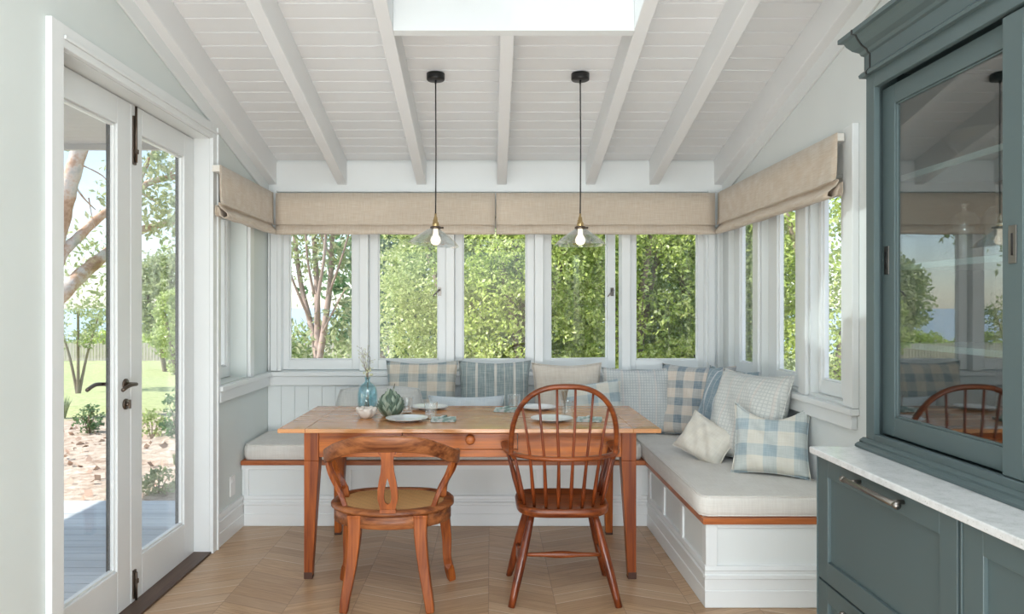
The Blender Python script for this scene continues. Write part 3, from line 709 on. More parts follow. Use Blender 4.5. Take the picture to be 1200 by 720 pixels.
ap.v.clear(); ap.f.clear(); ap.smooth.clear()
ap.box(LX0+LW, DX0-.003, LY0+.006, LY0+.028, zb, zt); ap.box(DX1+.003, LX1-LW, LY0+.006, LY0+.028, zb, zt); ap.box(DX0-.003, DX1+.003, LY0+.006, LY0+.028, zb, .655); ap.box(DX0-.003, DX1+.003, LY0+.006, LY0+.028, zt-.006, zt)
ap.box(LX0+LW, LX1-LW, LY1-.028, LY1-.006, zb, zt); ap.box(LX0+.006, LX0+.028, LY0+LW, LY1-LW, zb, zt); ap.box(LX1-.028, LX1-.006, LY0+LW, LY1-LW, zb, zt)
make('apron', ap, M['pine'], tb, bevel=.0015)
dw = MB(); dw.box(DX0, DX1, LY0+.003, LY0+.022, .658, zt-.009); dw.box(DX0+.01, DX1-.01, LY0+.022, LY0+.4, .66, zt-.02)
dwo = make('drawer', dw, M['pine'], tb, bevel=.002)
kn = MB(); kn.lathe([(0, .004), (.012, .004), (.011, -.008), (.021, -.018), (.0245, -.028), (.020, -.038), (.009, -.043), (0, -.044)], (px(551, 3.66), LY0+.003, pz(516, 3.65)), 24, 1)
make('knob', kn, M['nosing'], dwo)
def taper_leg(x0, x1, y0, y1, innerx, innery):
    mb = MB(); zt_ = TZ-.022; tp = .036
    X0, X1, Y0, Y1 = x0, x1, y0, y1
    bx0, bx1 = (x0, x1-tp*.95) if innerx > 0 else (x0+tp*.95, x1)
    by0, by1 = (y0, y1-tp*.95) if innery > 0 else (y0+tp*.95, y1)
    mb.hexa([(bx0, by0, 0), (bx1, by0, 0), (bx1, by1, 0), (bx0, by1, 0), (x0, y0, .60), (x1, y0, .60), (x1, y1, .60), (x0, y1, .60)])
    mb.box(x0, x1, y0, y1, .60, zt_); return mb
for (x0, ix) in ((LX0, 1), (LX1-LW, -1)):
    for (y0, iy) in ((LY0, 1), (LY1-LW, -1)):
        lg_ = make('leg', taper_leg(x0, x0+LW, y0, y0+LW, ix, iy), M['pinev'], tb, bevel=.003)
        ft = MB(); q = .0388; fx = x0 if ix > 0 else x0+LW-q-.002; fy = y0 if iy > 0 else y0+LW-q-.002; ft.box(fx-.0008, fx+q+.003, fy-.0008, fy+q+.003, 0, .035); make('foot_tip', ft, M['foot'], lg_, bevel=.002)
# ------------------------------------------------------------------ windsor chair (spindle back, seen from behind)
WX, WY = .342, 3.53
wc = thing('windsor_chair', (WX, WY, 0), 'red-brown wooden chair with hooped spindle back and round legs, drawn up to the table', 'chair')
SZ = .449
st = MB(); N = 40; outl = []
for k in range(N):
    a = 2*PI*k/N; c_, s_ = math.cos(a), math.sin(a)
    X = .222*(abs(c_)**.48)*(1 if c_ > 0 else -1)*(1.0 if s_ > 0 else 1.0); Y = .205*(abs(s_)**.60)*(1 if s_ > 0 else -1)
    X *= 1+.03*s_; outl.append((X, Y))
rings = []
for (sc_, z, sc2) in ((0, SZ-.042, 0), (.92, SZ-.042, 0), (.985, SZ-.034, 0), (1.0, SZ-.012, 0), (.98, SZ-.001, 0), (.93, SZ, 0), (.7, SZ-.010, 0), (.4, SZ-.014, 0), (0.001, SZ-.014, 0)):
    rings.append([(WX+x*sc_, WY+.0+y*sc_, z) for x, y in outl]+[(WX+outl[0][0]*sc_, WY+outl[0][1]*sc_, z)])
st.grid(rings); make('seat', st, M['windh'], wc)
for sx in (-1, 1):
    for sy in (-1, 1):
        l_ = MB(); top = Vector((WX+sx*.145, WY+sy*.115, SZ-.03)); ft = Vector((WX+sx*.247, WY+sy*.20, 0)); 
        P = [ft.lerp(top, t_) for t_ in (0, .1, .3, .5, .7, .85, 1)]
        l_.tube(P, [.0165, .0175, .0205, .0215, .0195, .017, .013], 14)
        for v_i, v_ in enumerate(l_.v):
            if v_[2] < .02: l_.v[v_i] = (v_[0], v_[1], max(v_[2], 0.0))
        make('leg', l_, M['wind'], wc)
def legpt(sx, sy, z):
    top = Vector((WX+sx*.145, WY+sy*.115, SZ-.03)); ft = Vector((WX+sx*.247, WY+sy*.20, 0)); return ft.lerp(top, z/(SZ-.03))
s_ = MB()
for sx in (-1, 1):
    a, b_ = legpt(sx, -1, .175), legpt(sx, 1, .175); s_.tube([a.lerp(b_, t_) for t_ in (0, .25, .5, .75, 1)], [.009, .012, .0155, .012, .009], 12)
a = (legpt(-1, -1, .175)+legpt(-1, 1, .175))/2; b_ = (legpt(1, -1, .175)+legpt(1, 1, .175))/2
s_.tube([a.lerp(b_, t_) for t_ in (0, .15, .3, .42, .5, .58, .7, .85, 1)], [.009, .010, .012, .0165, .0175, .0165, .012, .010, .009], 12)
make('stretcher', s_, M['windh'], wc)
# arm rail: horizontal hoop open to the front
RZ = .688
def rail_pt(a):   # a from -115deg..115deg, 0 = rear centre
    return Vector((WX+.262*math.sin(a)*(1.0), WY-.02-.215*math.cos(a) if abs(a) < PI/2 else WY-.02-.235*math.cos(a), RZ))
angs = [math.radians(d) for d in range(-90, 91, 6)]
rp = [rail_pt(a) for a in angs]
rp = [Vector((WX-.262-.006*(1-0), WY+.17, RZ+.004)), Vector((WX-.266, WY+.08, RZ+.002))]+rp+[Vector((WX+.266, WY+.08, RZ+.002)), Vector((WX+.268, WY+.17, RZ+.004))]
ar2 = MB(); rp = smooth_path(rp, 2); n_ = len(rp)
ar2.tube(rp, [((.018 if 3 < i < n_-4 else .024), .011) for i in range(n_)], 12); make('arm_rail', ar2, M['windh'], wc)
# hoop
def hoop_pt(t_):   # t in 0..1
    a = PI*t_; xx = -math.cos(a); zz = math.sin(a)
    X = .247*(abs(xx)**.80)*(1 if xx > 0 else -1); Z = RZ+.01+(1.028-RZ-.018)*(abs(zz)**.72)
    if t_ < .5: X2 = X
    k = (Z-RZ)/(.34); yb = -.168-.07*k-.02*(1-abs(X)/.247)
    return Vector((WX+X, WY+yb*(1.0)+.055*(abs(X)/.247)**3*(1-k), Z))
hp = [hoop_pt(i/48) for i in range(49)]
hp = [Vector((WX-.228, WY-.12, RZ-.02))]+hp+[Vector((WX+.228, WY-.12, RZ-.02))]
ho = MB(); ho.tube(hp, [(.0135, .0125)]*len(hp), 12); make('back_hoop', ho, M['windh'], wc)
def hoop_at(xl):
    best = min(hp[2:-2], key=lambda p: abs(p.x-(WX+xl))); return best
for xs, xr, xb in ((-.137, -.160, -.200), (-.083, -.097, -.124), (-.028, -.032, -.042), (.028, .032, .042), (.083, .097, .124), (.137, .160, .200)):
    top = hoop_at(xb); a_ = math.asin(max(-1, min(1, xr/.262))); mid = rail_pt(a_); bt = Vector((WX+xs, WY-.165+.10*abs(xs/.2)**2.2, SZ-.01))
    P = [bt, bt.lerp(mid, .35), bt.lerp(mid, .8), mid, mid.lerp(top, .5), Vector((WX+xb, top.y, top.z))]
    sp = MB(); sp.tube(P, [.007, .0095, .0075, .0068, .0062, .0055], 10); make('spindle', sp, M['wind'], wc)
for sx in (-1, 1):
    for (xs, ys, a_deg, rr) in ((.180, -.105, 62, .009), (.195, -.03, 82, .009), (.200, .06, None, .010), (.198, .125, None, .013)):
        if a_deg: top = rail_pt(math.radians(sx*a_deg))
        else: top = Vector((WX+sx*.266, WY+ys+.02, RZ+.002))
        bt = Vector((WX+sx*xs, WY+ys, SZ-.01)); sp = MB(); sp.tube([bt, bt.lerp(top, .35), bt.lerp(top, .75), top], [.008, rr+.001, .008, .007], 10); make('spindle', sp, M['wind'], wc)
# ------------------------------------------------------------------ captain's chair with cane seat (seen from behind)
KX, KY = -.468, 3.47
kc = thing('cane_seat_chair', (KX, KY, 0), 'worn brown round-backed wooden chair with woven cane seat and pierced splat', 'chair')
KS = .462
def seat_out(s, n=48):
    pts = []
    for k in range(n):
        a = 2*PI*k/n; c_, q = math.cos(a), math.sin(a)
        if q <= 0: X = .288*c_; Y = .225*q
        else: X = .288*(abs(c_)**.75)*(1 if c_ > 0 else -1); Y = .235*(q**.62)
        if q > 0: X *= (1-.05*q)
        pts.append((KX+X*s[0], KY+Y*s[1]))
    return pts
def ringset(mb, L, n=48):
    rs = []
    for (s, z) in L:
        o_ = seat_out((s, s), n); rs.append([(x, y, z) for x, y in o_]+[(o_[0][0], o_[0][1], z)])
    mb.grid(rs)
rim = MB(); ringset(rim, [(.845, KS-.014), (.845, KS-.002), (.87, KS+.002), (.98, KS), (1.015, KS-.008), (1.015, KS-.018), (.99, KS-.024), (.845, KS-.024)])
make('seat_rim', rim, M['capt'], kc)
apn = MB(); ringset(apn, [(.94, KS-.024), (.965, KS-.026), (.965, KS-.082), (.945, KS-.085), (.90, KS-.082), (.90, KS-.024)]); make('seat_frame', apn, M['capt'], kc)
cn = MB(); ringset(cn, [(.85, KS-.006), (.6, KS-.009), (.3, KS-.012), (.001, KS-.013)]); make('cane_seat', cn, M['cane'], kc)
for sx in (-1, 1):
    l_ = MB(); P = smooth_path([(KX+sx*.150, KY-.165, KS-.026), (KX+sx*.150, KY-.170, .34), (KX+sx*.165, KY-.178, .2), (KX+sx*.188, KY-.192, .06), (KX+sx*.196, KY-.198, 0)], 4); n_ = len(P)
    l_.tube(P, [(.034-.016*(i/(n_-1))**.7)*1.0 for i in range(n_)], square=True); make('leg', l_, M['captv'], kc, bevel=.005)
    l_ = MB(); P = smooth_path([(KX+sx*.225, KY+.15, KS-.026), (KX+sx*.238, KY+.165, .33), (KX+sx*.248, KY+.178, .22), (KX+sx*.250, KY+.180, .12), (KX+sx*.268, KY+.192, .02), (KX+sx*.272, KY+.194, 0)], 4); n_ = len(P)
    l_.tube(P, [(.030-.015*(i/(n_-1))**.8) for i in range(n_)], square=True); make('leg', l_, M['captv'], kc, bevel=.005)
def crest_c(a):    # a from -pi/2-.. : 0 rear centre
    zz = .770-.095*(abs(math.sin(a))**3.0)-.02*max(0, abs(a)-PI/2)
    return Vector((KX+.305*math.sin(a), KY-.03-.215*math.cos(a), zz))
cr = MB(); secs = []
for i in range(49):
    a = math.radians(-104+208*i/48); p = crest_c(a); t_ = (crest_c(a+.01)-crest_c(a-.01)).normalized(); nr = Vector((t_.y, -t_.x, 0)).normalized()
    e = abs(a)/math.radians(104); hh = .036-.010*e**3; tk = .011+.006*e**2
    if e > .97: hh *= .8; tk *= .8
    rec = -.010
    secs.append([tuple(p+nr*dx_+Vector((0, 0, dz_))) for dx_, dz_ in ((-tk, -hh), (-tk*1.0, hh*.9), (-tk*.6, hh), (tk*.8+.004, hh), (tk+.003, hh*.8), (tk, -hh*.9), (tk*.6, -hh), (-tk*.6, -hh), (-tk, -hh))])
cr.grid(secs, smooth=True)
for s__ in (secs[0], secs[-1]): cr.add(s__[:-1], [tuple(range(len(s__)-1))])
make('crest_rail', cr, M['capt'], kc)
# splat: vase outline with teardrop hole (bridge the two outlines)
zt0, zb0 = .742, KS-.004; H_ = zt0-zb0
def sw(u):   # half-width at height fraction u (0 bottom .. 1 top)
    pts = [(0, .036), (.06, .034), (.12, .038), (.22, .0455), (.35, .0450), (.5, .039), (.65, .030), (.8, .026), (.92, .029), (.94, .040), (1, .040)]
    for (a, b_), (c_, d_) in zip(pts[:-1], pts[1:]):
        if a <= u <= c_: return b_+(d_-b_)*(u-a)/(c_-a)
    return pts[-1][1]
def hw_(u):
    if u < .14 or u > .56: return 0
    v_ = (u-.14)/(.42); return .0165*math.sin(PI*min(1, v_)**.55)**.8 if v_ < 1 else 0
spl = MB(); NU = 44
for side in (-1, 1):
    fr = []; bk = []
    for i in range(NU+1):
        u = i/NU; z = zb0+H_*u; y = KY-.222-.022*u+.0; o_ = sw(u); h_ = hw_(u)
        fr.append([(KX+.008+side*h_, y-.008, z), (KX+.008+side*o_, y-.008, z), (KX+.008+side*o_, y+.008, z), (KX+.008+side*h_, y+.008, z), (KX+.008+side*h_, y-.008, z)])
    spl.grid(fr, smooth=False)
spl.box(KX+.008-.036, KX+.008+.036, KY-.235, KY-.208, KS-.004, KS+.012)
make('splat', spl, M['captv'], kc)
for sx in (-1, 1):
    top = crest_c(sx*math.radians(74))+Vector((0, 0, -.01)); bt = Vector((KX+sx*.205, KY-.115, KS-.004))
    P = smooth_path([bt, bt.lerp(top, .35)+Vector((sx*-.004, -.012, 0)), bt.lerp(top, .7)+Vector((sx*.006, -.008, 0)), top], 4); n_ = len(P)
    l_ = MB(); l_.tube(P, [(.016-.005*i/n_, .011) for i in range(n_)], square=True); make('arm_support', l_, M['captv'], kc, bevel=.003)
    top = crest_c(sx*math.radians(97))+Vector((0, 0, -.008)); bt = Vector((KX+sx*.236, KY+.055, KS-.004))
    P = smooth_path([bt, bt.lerp(top, .3)+Vector((sx*-.012, .012, 0)), bt.lerp(top, .65)+Vector((sx*.0, .018, 0)), top], 4); n_ = len(P)
    l_ = MB(); l_.tube(P, [(.018-.006*i/n_, .012) for i in range(n_)], square=True); make('arm_support', l_, M['captv'], kc, bevel=.003)
# ------------------------------------------------------------------ pendant lamps
def pendant(x, y, zcan, zsh, label, tilt):
    p = thing('pendant_lamp', (x, y, zcan), label, 'lamp', 'glass pendant lamps over the table')
    c_ = MB(); c_.lathe([(0, .035), (.050, .035), (.050, .002), (.047, -.002), (0, -.002)], (x, y, zcan), 32); c_.lathe([(0, 0), (.006, 0), (.005, -.02), (0, -.02)], (x, y, zcan-.002), 12)
    make('ceiling_rose', c_, M['black'], p)
    cd = MB(); cd.tube([(x, y, zcan-.01), (x+.002, y, (zcan+zsh)/2), (x, y, zsh+.035)], .0036, 8); make('cord', cd, M['black'], p)
    f_ = MB(); f_.lathe([(0, .045), (.006, .045), (.006, .03), (.011, .022), (.012, .0), (.018, -.004), (.019, -.03), (.015, -.033), (0, -.033)], (x, y, zsh), 20); f_.lathe([(0, 0), (.004, 0), (.006, .014), (.004, .018), (0, .018)], (x-.016, y, zsh+.006), 10, 0)
    make('lamp_holder', f_, M['brass'], p)
    co = MB(); co.lathe([(0, -.026), (.026, -.026), (.031, -.030), (.031, -.038), (.026, -.040), (0, -.040)], (x, y, zsh), 24); co.tube([(x+.03, y, zsh-.034), (x+.044, y, zsh-.034)], [.005, .006], 8)
    make('shade_collar', co, M['bronze'], p)
    s_ = MB(); pr = [(.027, -.038), (.050, -.052), (.090, -.080), (.122, -.106), (.142, -.128), (.1425, -.131), (.140, -.1315), (.120, -.1095), (.088, -.0835), (.048, -.0555), (.025, -.041)]
    vs0 = len(s_.v); s_.lathe(pr, (0, 0, 0), 40); R = Matrix.Rotation(tilt, 3, 'Y')
    s_.f = [f for f in s_.f if len(f) == 4]; s_.smooth = s_.smooth[:len(s_.f)]
    s_.v = [tuple(R @ Vector(v_)+Vector((x, y, zsh))) for v_ in s_.v]
    make('glass_shade', s_, M['shade_gl'], p)
    b_ = MB(); b_.lathe([(0, -.130), (.013, -.128), (.025, -.118), (.029, -.103), (.024, -.088), (.015, -.074), (.013, -.055), (.013, -.04), (0, -.04)], (x, y, zsh), 24)
    make('bulb', b_, M['bulb'], p); return p
PY = 4.04
pendant(px(510.5, PY), PY, zc(PY)-.035, pz(260, PY), 'clear glass cone pendant lamp on the left, above the cane-seat chair end', math.radians(5))
pendant(px(680, PY), PY, zc(PY)-.035, pz(260, PY), 'clear glass cone pendant lamp on the right, above the spindle-back chair', 0)
# ------------------------------------------------------------------ things on the table
def plate(loc, label, s=1):
    mb = MB(); mb.lathe([(0, .0), (.062, 0), (.064, .004), (.09, .010), (.112, .016), (.1135, .0185), (.110, .0185), (.088, .0135), (.066, .008), (.0, .007)], loc, 48)
    return make('plate', mb, M['porc'], loc=loc, label=label, cat='plate', group='white plates on the dining table')
plate((px(476, 3.87), 3.895, TZ), 'white plate on the table in front of the green artichoke ornament')
plate((px(503, 4.34), 4.345, TZ), 'white plate at the far side of the table, behind the left front tumbler')
plate((px(647, 3.87), 3.895, TZ), 'white plate nearest the spindle-back chair')
plate((px(630, 4.34), 4.335, TZ), 'white plate at the far side of the table, seen through the spindle-back chair')
def tumbler(loc, label, flutes=True):
    mb = MB(); mod = (lambda a, i: 1+.035*math.sin(9*a+ (i*.9))) if flutes else None
    mb.lathe([(0, 0), (.028, 0), (.030, .006), (.032, .03), (.036, .06), (.037, .09), (.0375, .094), (.0355, .094), (.034, .06), (.030, .03), (.027, .012), (0, .010)], loc, 36, mod=mod)
    return make('tumbler', mb, M['clear'], loc=loc, label=label, cat='glass', group='cut glass tumblers on the table')
tumbler((px(505, 3.95), 3.95, TZ), 'cut glass tumbler beside the front left plate and napkin')
tumbler((px(477, 4.16), 4.16, TZ), 'cut glass tumbler just right of the green artichoke ornament')
tumbler((px(664, 4.02), 4.02, TZ), 'cut glass tumbler holding a dried sprig, behind the plate of the spindle-back chair')
tumbler((px(602.5, 4.28), 4.28, TZ), 'cut glass tumbler between the far napkin and the hoop of the spindle-back chair')
sprg = MB(); sx_, sy_ = px(662, 4.02), 4.02
for k in range(7):
    a = random.uniform(-.02, .02); b__ = random.uniform(-.015, .015); P = [(sx_, sy_, TZ+.013), (sx_+a*.4, sy_+b__*.5, TZ+.09), (sx_+a, sy_+b__, TZ+.13+random.uniform(0, .03))]; sprg.tube(P, [.001, .0012, .003], 6)
    sprg.lathe([(0, -.012), (.004, -.004), (.004, .004), (0, .014)], P[2], 6)
make('dried_sprig', sprg, M['twig'], loc=(sx_, sy_, TZ+.013), label='small dried brown sprig standing in a tumbler', cat='plant')
def mk_napkin():
    t = NT('sage_print_napkin'); v, x, y, z = t.xyz(); n = t.noise(v, 38, 3); f = t.ramp(n, [(.42, (.70, .74, .72)), (.5, (.55, .63, .60)), (.56, (.28, .40, .36))]); t.principled(f, .9, spec=.1); return t.m
M['napkin'] = mk_napkin()
def napkin(loc, label, rz):
    mb = MB()
    for k in range(3):
        P = []
        for i in range(11):
            P.append([(-.065+.13*i/10+.003*k, -.05+.1*j/6, .0015+.0055*k+.002*math.sin(i*1.1+k)*math.sin(j)+.0) for j in range(7)])
        Q = [[(p[0], p[1], p[2]+.0042) for p in r_] for r_ in P]
        mb.grid(P); mb.grid(Q)
        for e in ([r_[0] for r_ in P], [r_[-1] for r_ in P], P[0], P[-1]):
            mb.grid([e, [(p[0], p[1], p[2]+.0042) for p in e]])
    mb.tube([(-.03, -.05, .021), (.0, .0, .026), (.02, .05, .021)], .004, 6)
    return make('napkin', mb, M['napkin'], loc=loc, rot=(0, 0, rz), local=True, label=label, cat='napkin', group='folded napkins on the table')
napkin((px(519, 3.88), 3.885, TZ), 'folded pale green print napkin in front of the left tumbler', .05)
napkin((px(592, 4.25), 4.25, TZ), 'folded pale green print napkin at the far table edge, left of the hooped chair', -.08)
napkin((px(690, 3.88), 3.885, TZ), 'folded pale green print napkin seen through the right side of the hooped chair back', -.12)
# blue glass bottle
bx_, by_ = px(431, 4.28), 4.27
bo = MB(); pr = [(0, 0), (.050, 0), (.057, .008), (.058, .05), (.058, .105), (.052, .135), (.036, .156), (.018, .167), (.0145, .175), (.0145, .190), (.018, .193), (.018, .198), (.0135, .198), (.012, .175), (.03, .153), (.046, .133), (.052, .105), (.052, .012), (0, .008)]
bo.lathe(pr, (bx_, by_, TZ), 36); make('glass_bottle', bo, M['bluegl'], loc=(bx_, by_, TZ), label='blue glass bottle vase holding thin flowering twigs', cat='vase')
tw = MB(); bud = MB()
twt = thing('flowering_twigs', (bx_, by_, TZ+.012), 'thin grey twigs with pale green buds standing in the blue bottle', 'plant')
for k in range(6):
    a = random.uniform(-.008, .008); tx, ty, tz = random.uniform(-.045, .045), random.uniform(-.03, .03), random.uniform(.30, .42)
    P = smooth_path([(bx_-a*3, by_, TZ+.014), (bx_+a, by_+a, TZ+.19), (bx_+tx*.5, by_+ty*.5, TZ+.19+(tz-.19)*.5), (bx_+tx, by_+ty, TZ+tz)], 5)
    tw.tube(P, [.0019-.0010*i/len(P) for i in range(len(P))], 5)
    for q in range(7):
        p = P[random.randrange(len(P)//2, len(P))]; e = p+Vector((random.uniform(-.03, .03), random.uniform(-.02, .02), random.uniform(.005, .035))); tw.tube([p, e], [.0009, .0006], 4)
        bud.lathe([(0, -.004), (.0035, 0), (0, .005)], e, 6)
for k in range(14):
    p = Vector((bx_+random.uniform(-.025, .03), by_+random.uniform(-.02, .02), TZ+.225+random.uniform(-.02, .025))); bud.lathe([(0, -.007), (.007, 0), (.004, .006), (0, .009)], p, 7)
make('twig', tw, M['twig'], twt); make('buds', bud, M['bud'], twt, kind='stuff')
# artichoke ornament
ax_, ay_ = px(458, 4.06), 4.06
atc = thing('artichoke_ornament', (ax_, ay_, TZ), 'grey-green artichoke ornament with a dark stem tip on the table', 'ornament')
core = MB(); core.lathe([(0, 0), (.032, 0), (.045, .02), (.052, .05), (.048, .085), (.034, .112), (.014, .126), (0, .128)], (ax_, ay_, TZ), 24); make('core', core, M['choke'], atc)
sc_m = [MB(), MB()]
for row in range(7):
    zr = .022+row*.0165; rr = [.060, .067, .069, .067, .061, .050, .034][row]; cnt = [12, 13, 13, 12, 11, 9, 6][row]
    for k in range(cnt):
        a = 2*PI*(k+(row % 2)*.5)/cnt+row*.13; mb = sc_m[0 if (k*7+row*3) % 5 < 3 else 1]
        c0 = Vector((math.cos(a), math.sin(a), 0)); tg = Vector((-math.sin(a), math.cos(a), 0)); P = []
        for i in range(6):
            v_ = i/5; wv = .0145*(1-v_**2.2)*(.75+.5*math.sin(PI*v_)) if v_ < 1 else 0; rad_ = max(.006, float(np.interp(max(.002, zr-.020+.054*v_), [0, .02, .05, .085, .115, .13, .15], [.040, .056, .063, .058, .040, .018, .004]))+.001+.017*v_**1.5)
            P.append([tuple(Vector((ax_, ay_, TZ+max(.002, zr-.020+.054*v_)))+c0*(rad_-.006*abs(s)**2)+tg*wv*s) for s in (-1, -.5, 0, .5, 1)])
        mb.grid(P)
make('scales', sc_m[0], M['choke'], atc); make('pale_scales', sc_m[1], M['chokedk'], atc)
tip = MB(); tip.tube(smooth_path([(ax_+.012, ay_, TZ+.12), (ax_+.016, ay_, TZ+.15), (ax_+.022, ay_, TZ+.182)], 4), [.006, .006, .005, .004, .004, .003, .003, .002, .0015], 8); make('stem_tip', tip, M['stem'], atc)
# shell ornament: scalloped white tealight bowl
sx_, sy_ = px(429.5, 3.99), 3.985
sh = MB(); sh.lathe([(0, 0), (.026, 0), (.040, .012), (.049, .030), (.051, .045), (.045, .058), (.041, .056), (.044, .044), (.040, .03), (.030, .014), (0, .010)], (sx_, sy_, TZ), 48, mod=lambda a, i: 1+(.10*math.cos(6*a+.4) if 1 < i < 9 else .02))
for k in range(6):
    a = k*PI/3+.1; sh.lathe([(0, -.006), (.011, -.002), (.012, .006), (.004, .012), (0, .013)], (sx_+.046*math.cos(a), sy_+.046*math.sin(a), TZ+.050), 10)
make('shell_bowl', sh, M['shell'], loc=(sx_, sy_, TZ), label='small chalky white scalloped shell bowl in front of the blue bottle', cat='bowl')
# ------------------------------------------------------------------ teal cabinet: base units, worktop, glazed hutch
CY0, CY1 = .35, 2.373; CF = 1.068
def shaker(mb, x, y0, y1, z0, z1, st_=.066, th=.02, rec=.011):
    mb.box(x, x+th, y0, y0+st_, z0, z1); mb.box(x, x+th, y1-st_, y1, z0, z1); mb.box(x, x+th, y0+st_, y1-st_, z0, z0+st_); mb.box(x, x+th, y0+st_, y1-st_, z1-st_+.01, z1); mb.box(x+rec, x+th, y0+st_, y1-st_, z0+st_, z1-st_+.01)
G3 = 'teal shaker base units under the pale worktop'
def base_unit(y0, y1, label, handle=True):
    u = thing('base_cabinet', (1.38, (y0+y1)/2, 0), label, 'cabinet', G3)
    c_ = MB(); c_.box(CF+.021, XR-.004, y0, y1, .12, .899); c_.box(CF+.06, XR-.004, y0, y1, .001, .12)
    c_.box(CF-.002, CF+.021, y1-.0045, y1, .12, .899)
    make('body', c_, M['teal'], u, bevel=.001)
    for (z0, z1) in ((.504, .895), (.125, .497)):
        d_ = MB(); shaker(d_, CF, y0+.004, y1-.008, z0, z1); do = make('drawer', d_, M['teal'], u, bevel=.0015)
        hz_ = z1-.020; hy_ = (y0+y1)/2-.03; h_ = MB(); L_ = .14
        h_.tube([(CF-.036, hy_-L_, hz_), (CF-.036, hy_+L_, hz_)], .0075, 12)
        for s in (-1, 1):
            h_.tube([(CF-.036, hy_+s*(L_-.03), hz_), (CF, hy_+s*(L_-.03), hz_)], .006, 10); h_.lathe([(0, -.006), (.0095, -.006), (.0095, .006), (0, .006)], (CF-.036, hy_+s*L_, hz_), 14, 1)
        make('handle', h_, M['gunmetal'], do)
    return u
base_unit(1.657, CY1, 'teal base drawer unit at the end of the worktop, beside the window seat')
base_unit(.90, 1.647, 'teal base drawer unit right of the end one, mostly out of the picture')
wt = MB(); wt.box(1.047, XR-.004, CY0, CY1+.012, .901, .9215); make('worktop', wt, M['stone'], loc=(1.37, 1.4, .901), bevel=.003, label='pale quartz worktop on the teal cabinets', cat='worktop')
HX = 1.2415; HY1 = 2.364; HY0 = .45
hu = thing('glazed_hutch', (1.44, 1.4, .922), 'tall teal glass-fronted hutch with cornice standing on the pale worktop', 'cabinet')
hb = MB(); zb_, zt_ = .9225, 2.2585
hb.box(HX, XR-.003, HY1-.02, HY1, zb_, zt_); hb.box(HX, XR-.003, HY0, HY0+.02, zb_, zt_); hb.box(HX, XR-.003, HY0, HY1, zb_, .955); hb.box(HX, XR-.003, HY0, HY1, 2.134, zt_)
make('carcass', hb, M['teal'], hu, bevel=.001)
ib = MB(); ib.box(XR-.012, XR-.0035, HY0+.02, HY1-.02, .955, 2.134); ib.box(HX+.07, XR-.013, HY1-.026, HY1-.021, .957, 2.132); ib.box(HX+.07, XR-.013, HY0+.03, HY1-.03, .9555, .958); make('lining', ib, M['teal_in'], hu)
ff = MB(); ff.box(HX-.018, HX, HY1-.050, HY1, zb_+.03, 2.139); ff.box(HX-.018, HX, HY0, HY1-.05, 2.082, 2.139); ff.box(HX-.018, HX, HY0, HY1-.05, zb_+.03, .974); ff.box(HX-.018, HX, HY0, HY0+.05, .974, 2.082)
make('face_frame', ff, M['teal'], hu, bevel=.0015)
bm_ = MB(); pr = [(0, 0), (-.045, 0), (-.045, .008), (-.036, .014), (-.030, .016), (-.030, .022), (-.018, .030), (0, .030)]
bm_.prism([(HX+a, zb_+b_) for a, b_ in pr], 1, HY0, HY1+.02); bm_.box(HX-.03, XR-.004, HY1, HY1+.02, zb_, zb_+.02); make('base_moulding', bm_, M['teal'], hu)
cm = MB(); pr = [(-.018, 2.128), (-.033, 2.128), (-.035, 2.138), (-.029, 2.145), (-.022, 2.148), (-.022, 2.196), (-.029, 2.201), (-.033, 2.211), (-.048, 2.222), (-.062, 2.241), (-.068, 2.255), (-.081, 2.257), (-.081, 2.271), (-.018, 2.271)]
cm.prism([(HX+a, b_) for a, b_ in pr], 1, HY0, HY1+.004)
# end return along x, with matching profile
pr2 = [(HY1+.018+(-a-.018), b_) for a, b_ in pr]
pr2 = [(HY1-.018-a*1.0-.0, b_) for a, b_ in pr]
cm.prism(pr2, 0, HX-.022, XR-.004)
ce = []
n_ = len(pr)
vs = [(HX+a, HY1+.004, b_) for a, b_ in pr]+[(HX+a, HY1-.018-a, b_) for a, b_ in pr]+[(HX-.018, HY1-.018-a, b_) for a, b_ in pr]
cm.add(vs, [(i, (i+1) % n_, n_+(i+1) % n_, n_+i) for i in range(n_)]+[(n_+i, n_+(i+1) % n_, 2*n_+(i+1) % n_, 2*n_+i) for i in range(n_)])
make('cornice', cm, M['teal'], hu)
sm = MB(); sm.prism([(HX+a-.0022, b_) for a, b_ in pr[:-1]]+[(HX-.01, 2.27)], 1, HY1-.036, HY1-.029); make('cornice_seam', sm, M['black'], hu)
def slide_door(x, y0, y1, s0, s1, mullion=True):
    d_ = MB(); z0, z1 = .976, 2.075
    d_.box(x, x+.02, y0, y0+s0, z0, z1); d_.box(x, x+.02, y1-s1, y1, z0, z1); d_.box(x, x+.02, y0+s0, y1-s1, z0, 1.036); d_.box(x, x+.02, y0+s0, y1-s1, 2.015, z1)
    for q in ((y0+s0, y0+s0+.006, 1.036, 2.015), (y1-s1-.006, y1-s1, 1.036, 2.015), (y0+s0, y1-s1, 1.036, 1.042), (y0+s0, y1-s1, 2.009, 2.015)): d_.box(x+.005, x+.016, *q)
    o = make('sliding_door', d_, M['teal'], hu, bevel=.0015)
    make('glass_pane', MB().box(x+.009, x+.012, y0+s0+.001, y1-s1-.001, 1.0361, 2.014), M['cab_glass'], o); return o
sd1 = slide_door(HX+.014, 1.719, 2.324, .053, .069)
sd2 = slide_door(HX-.010, 1.05, 1.746, .072, .067)
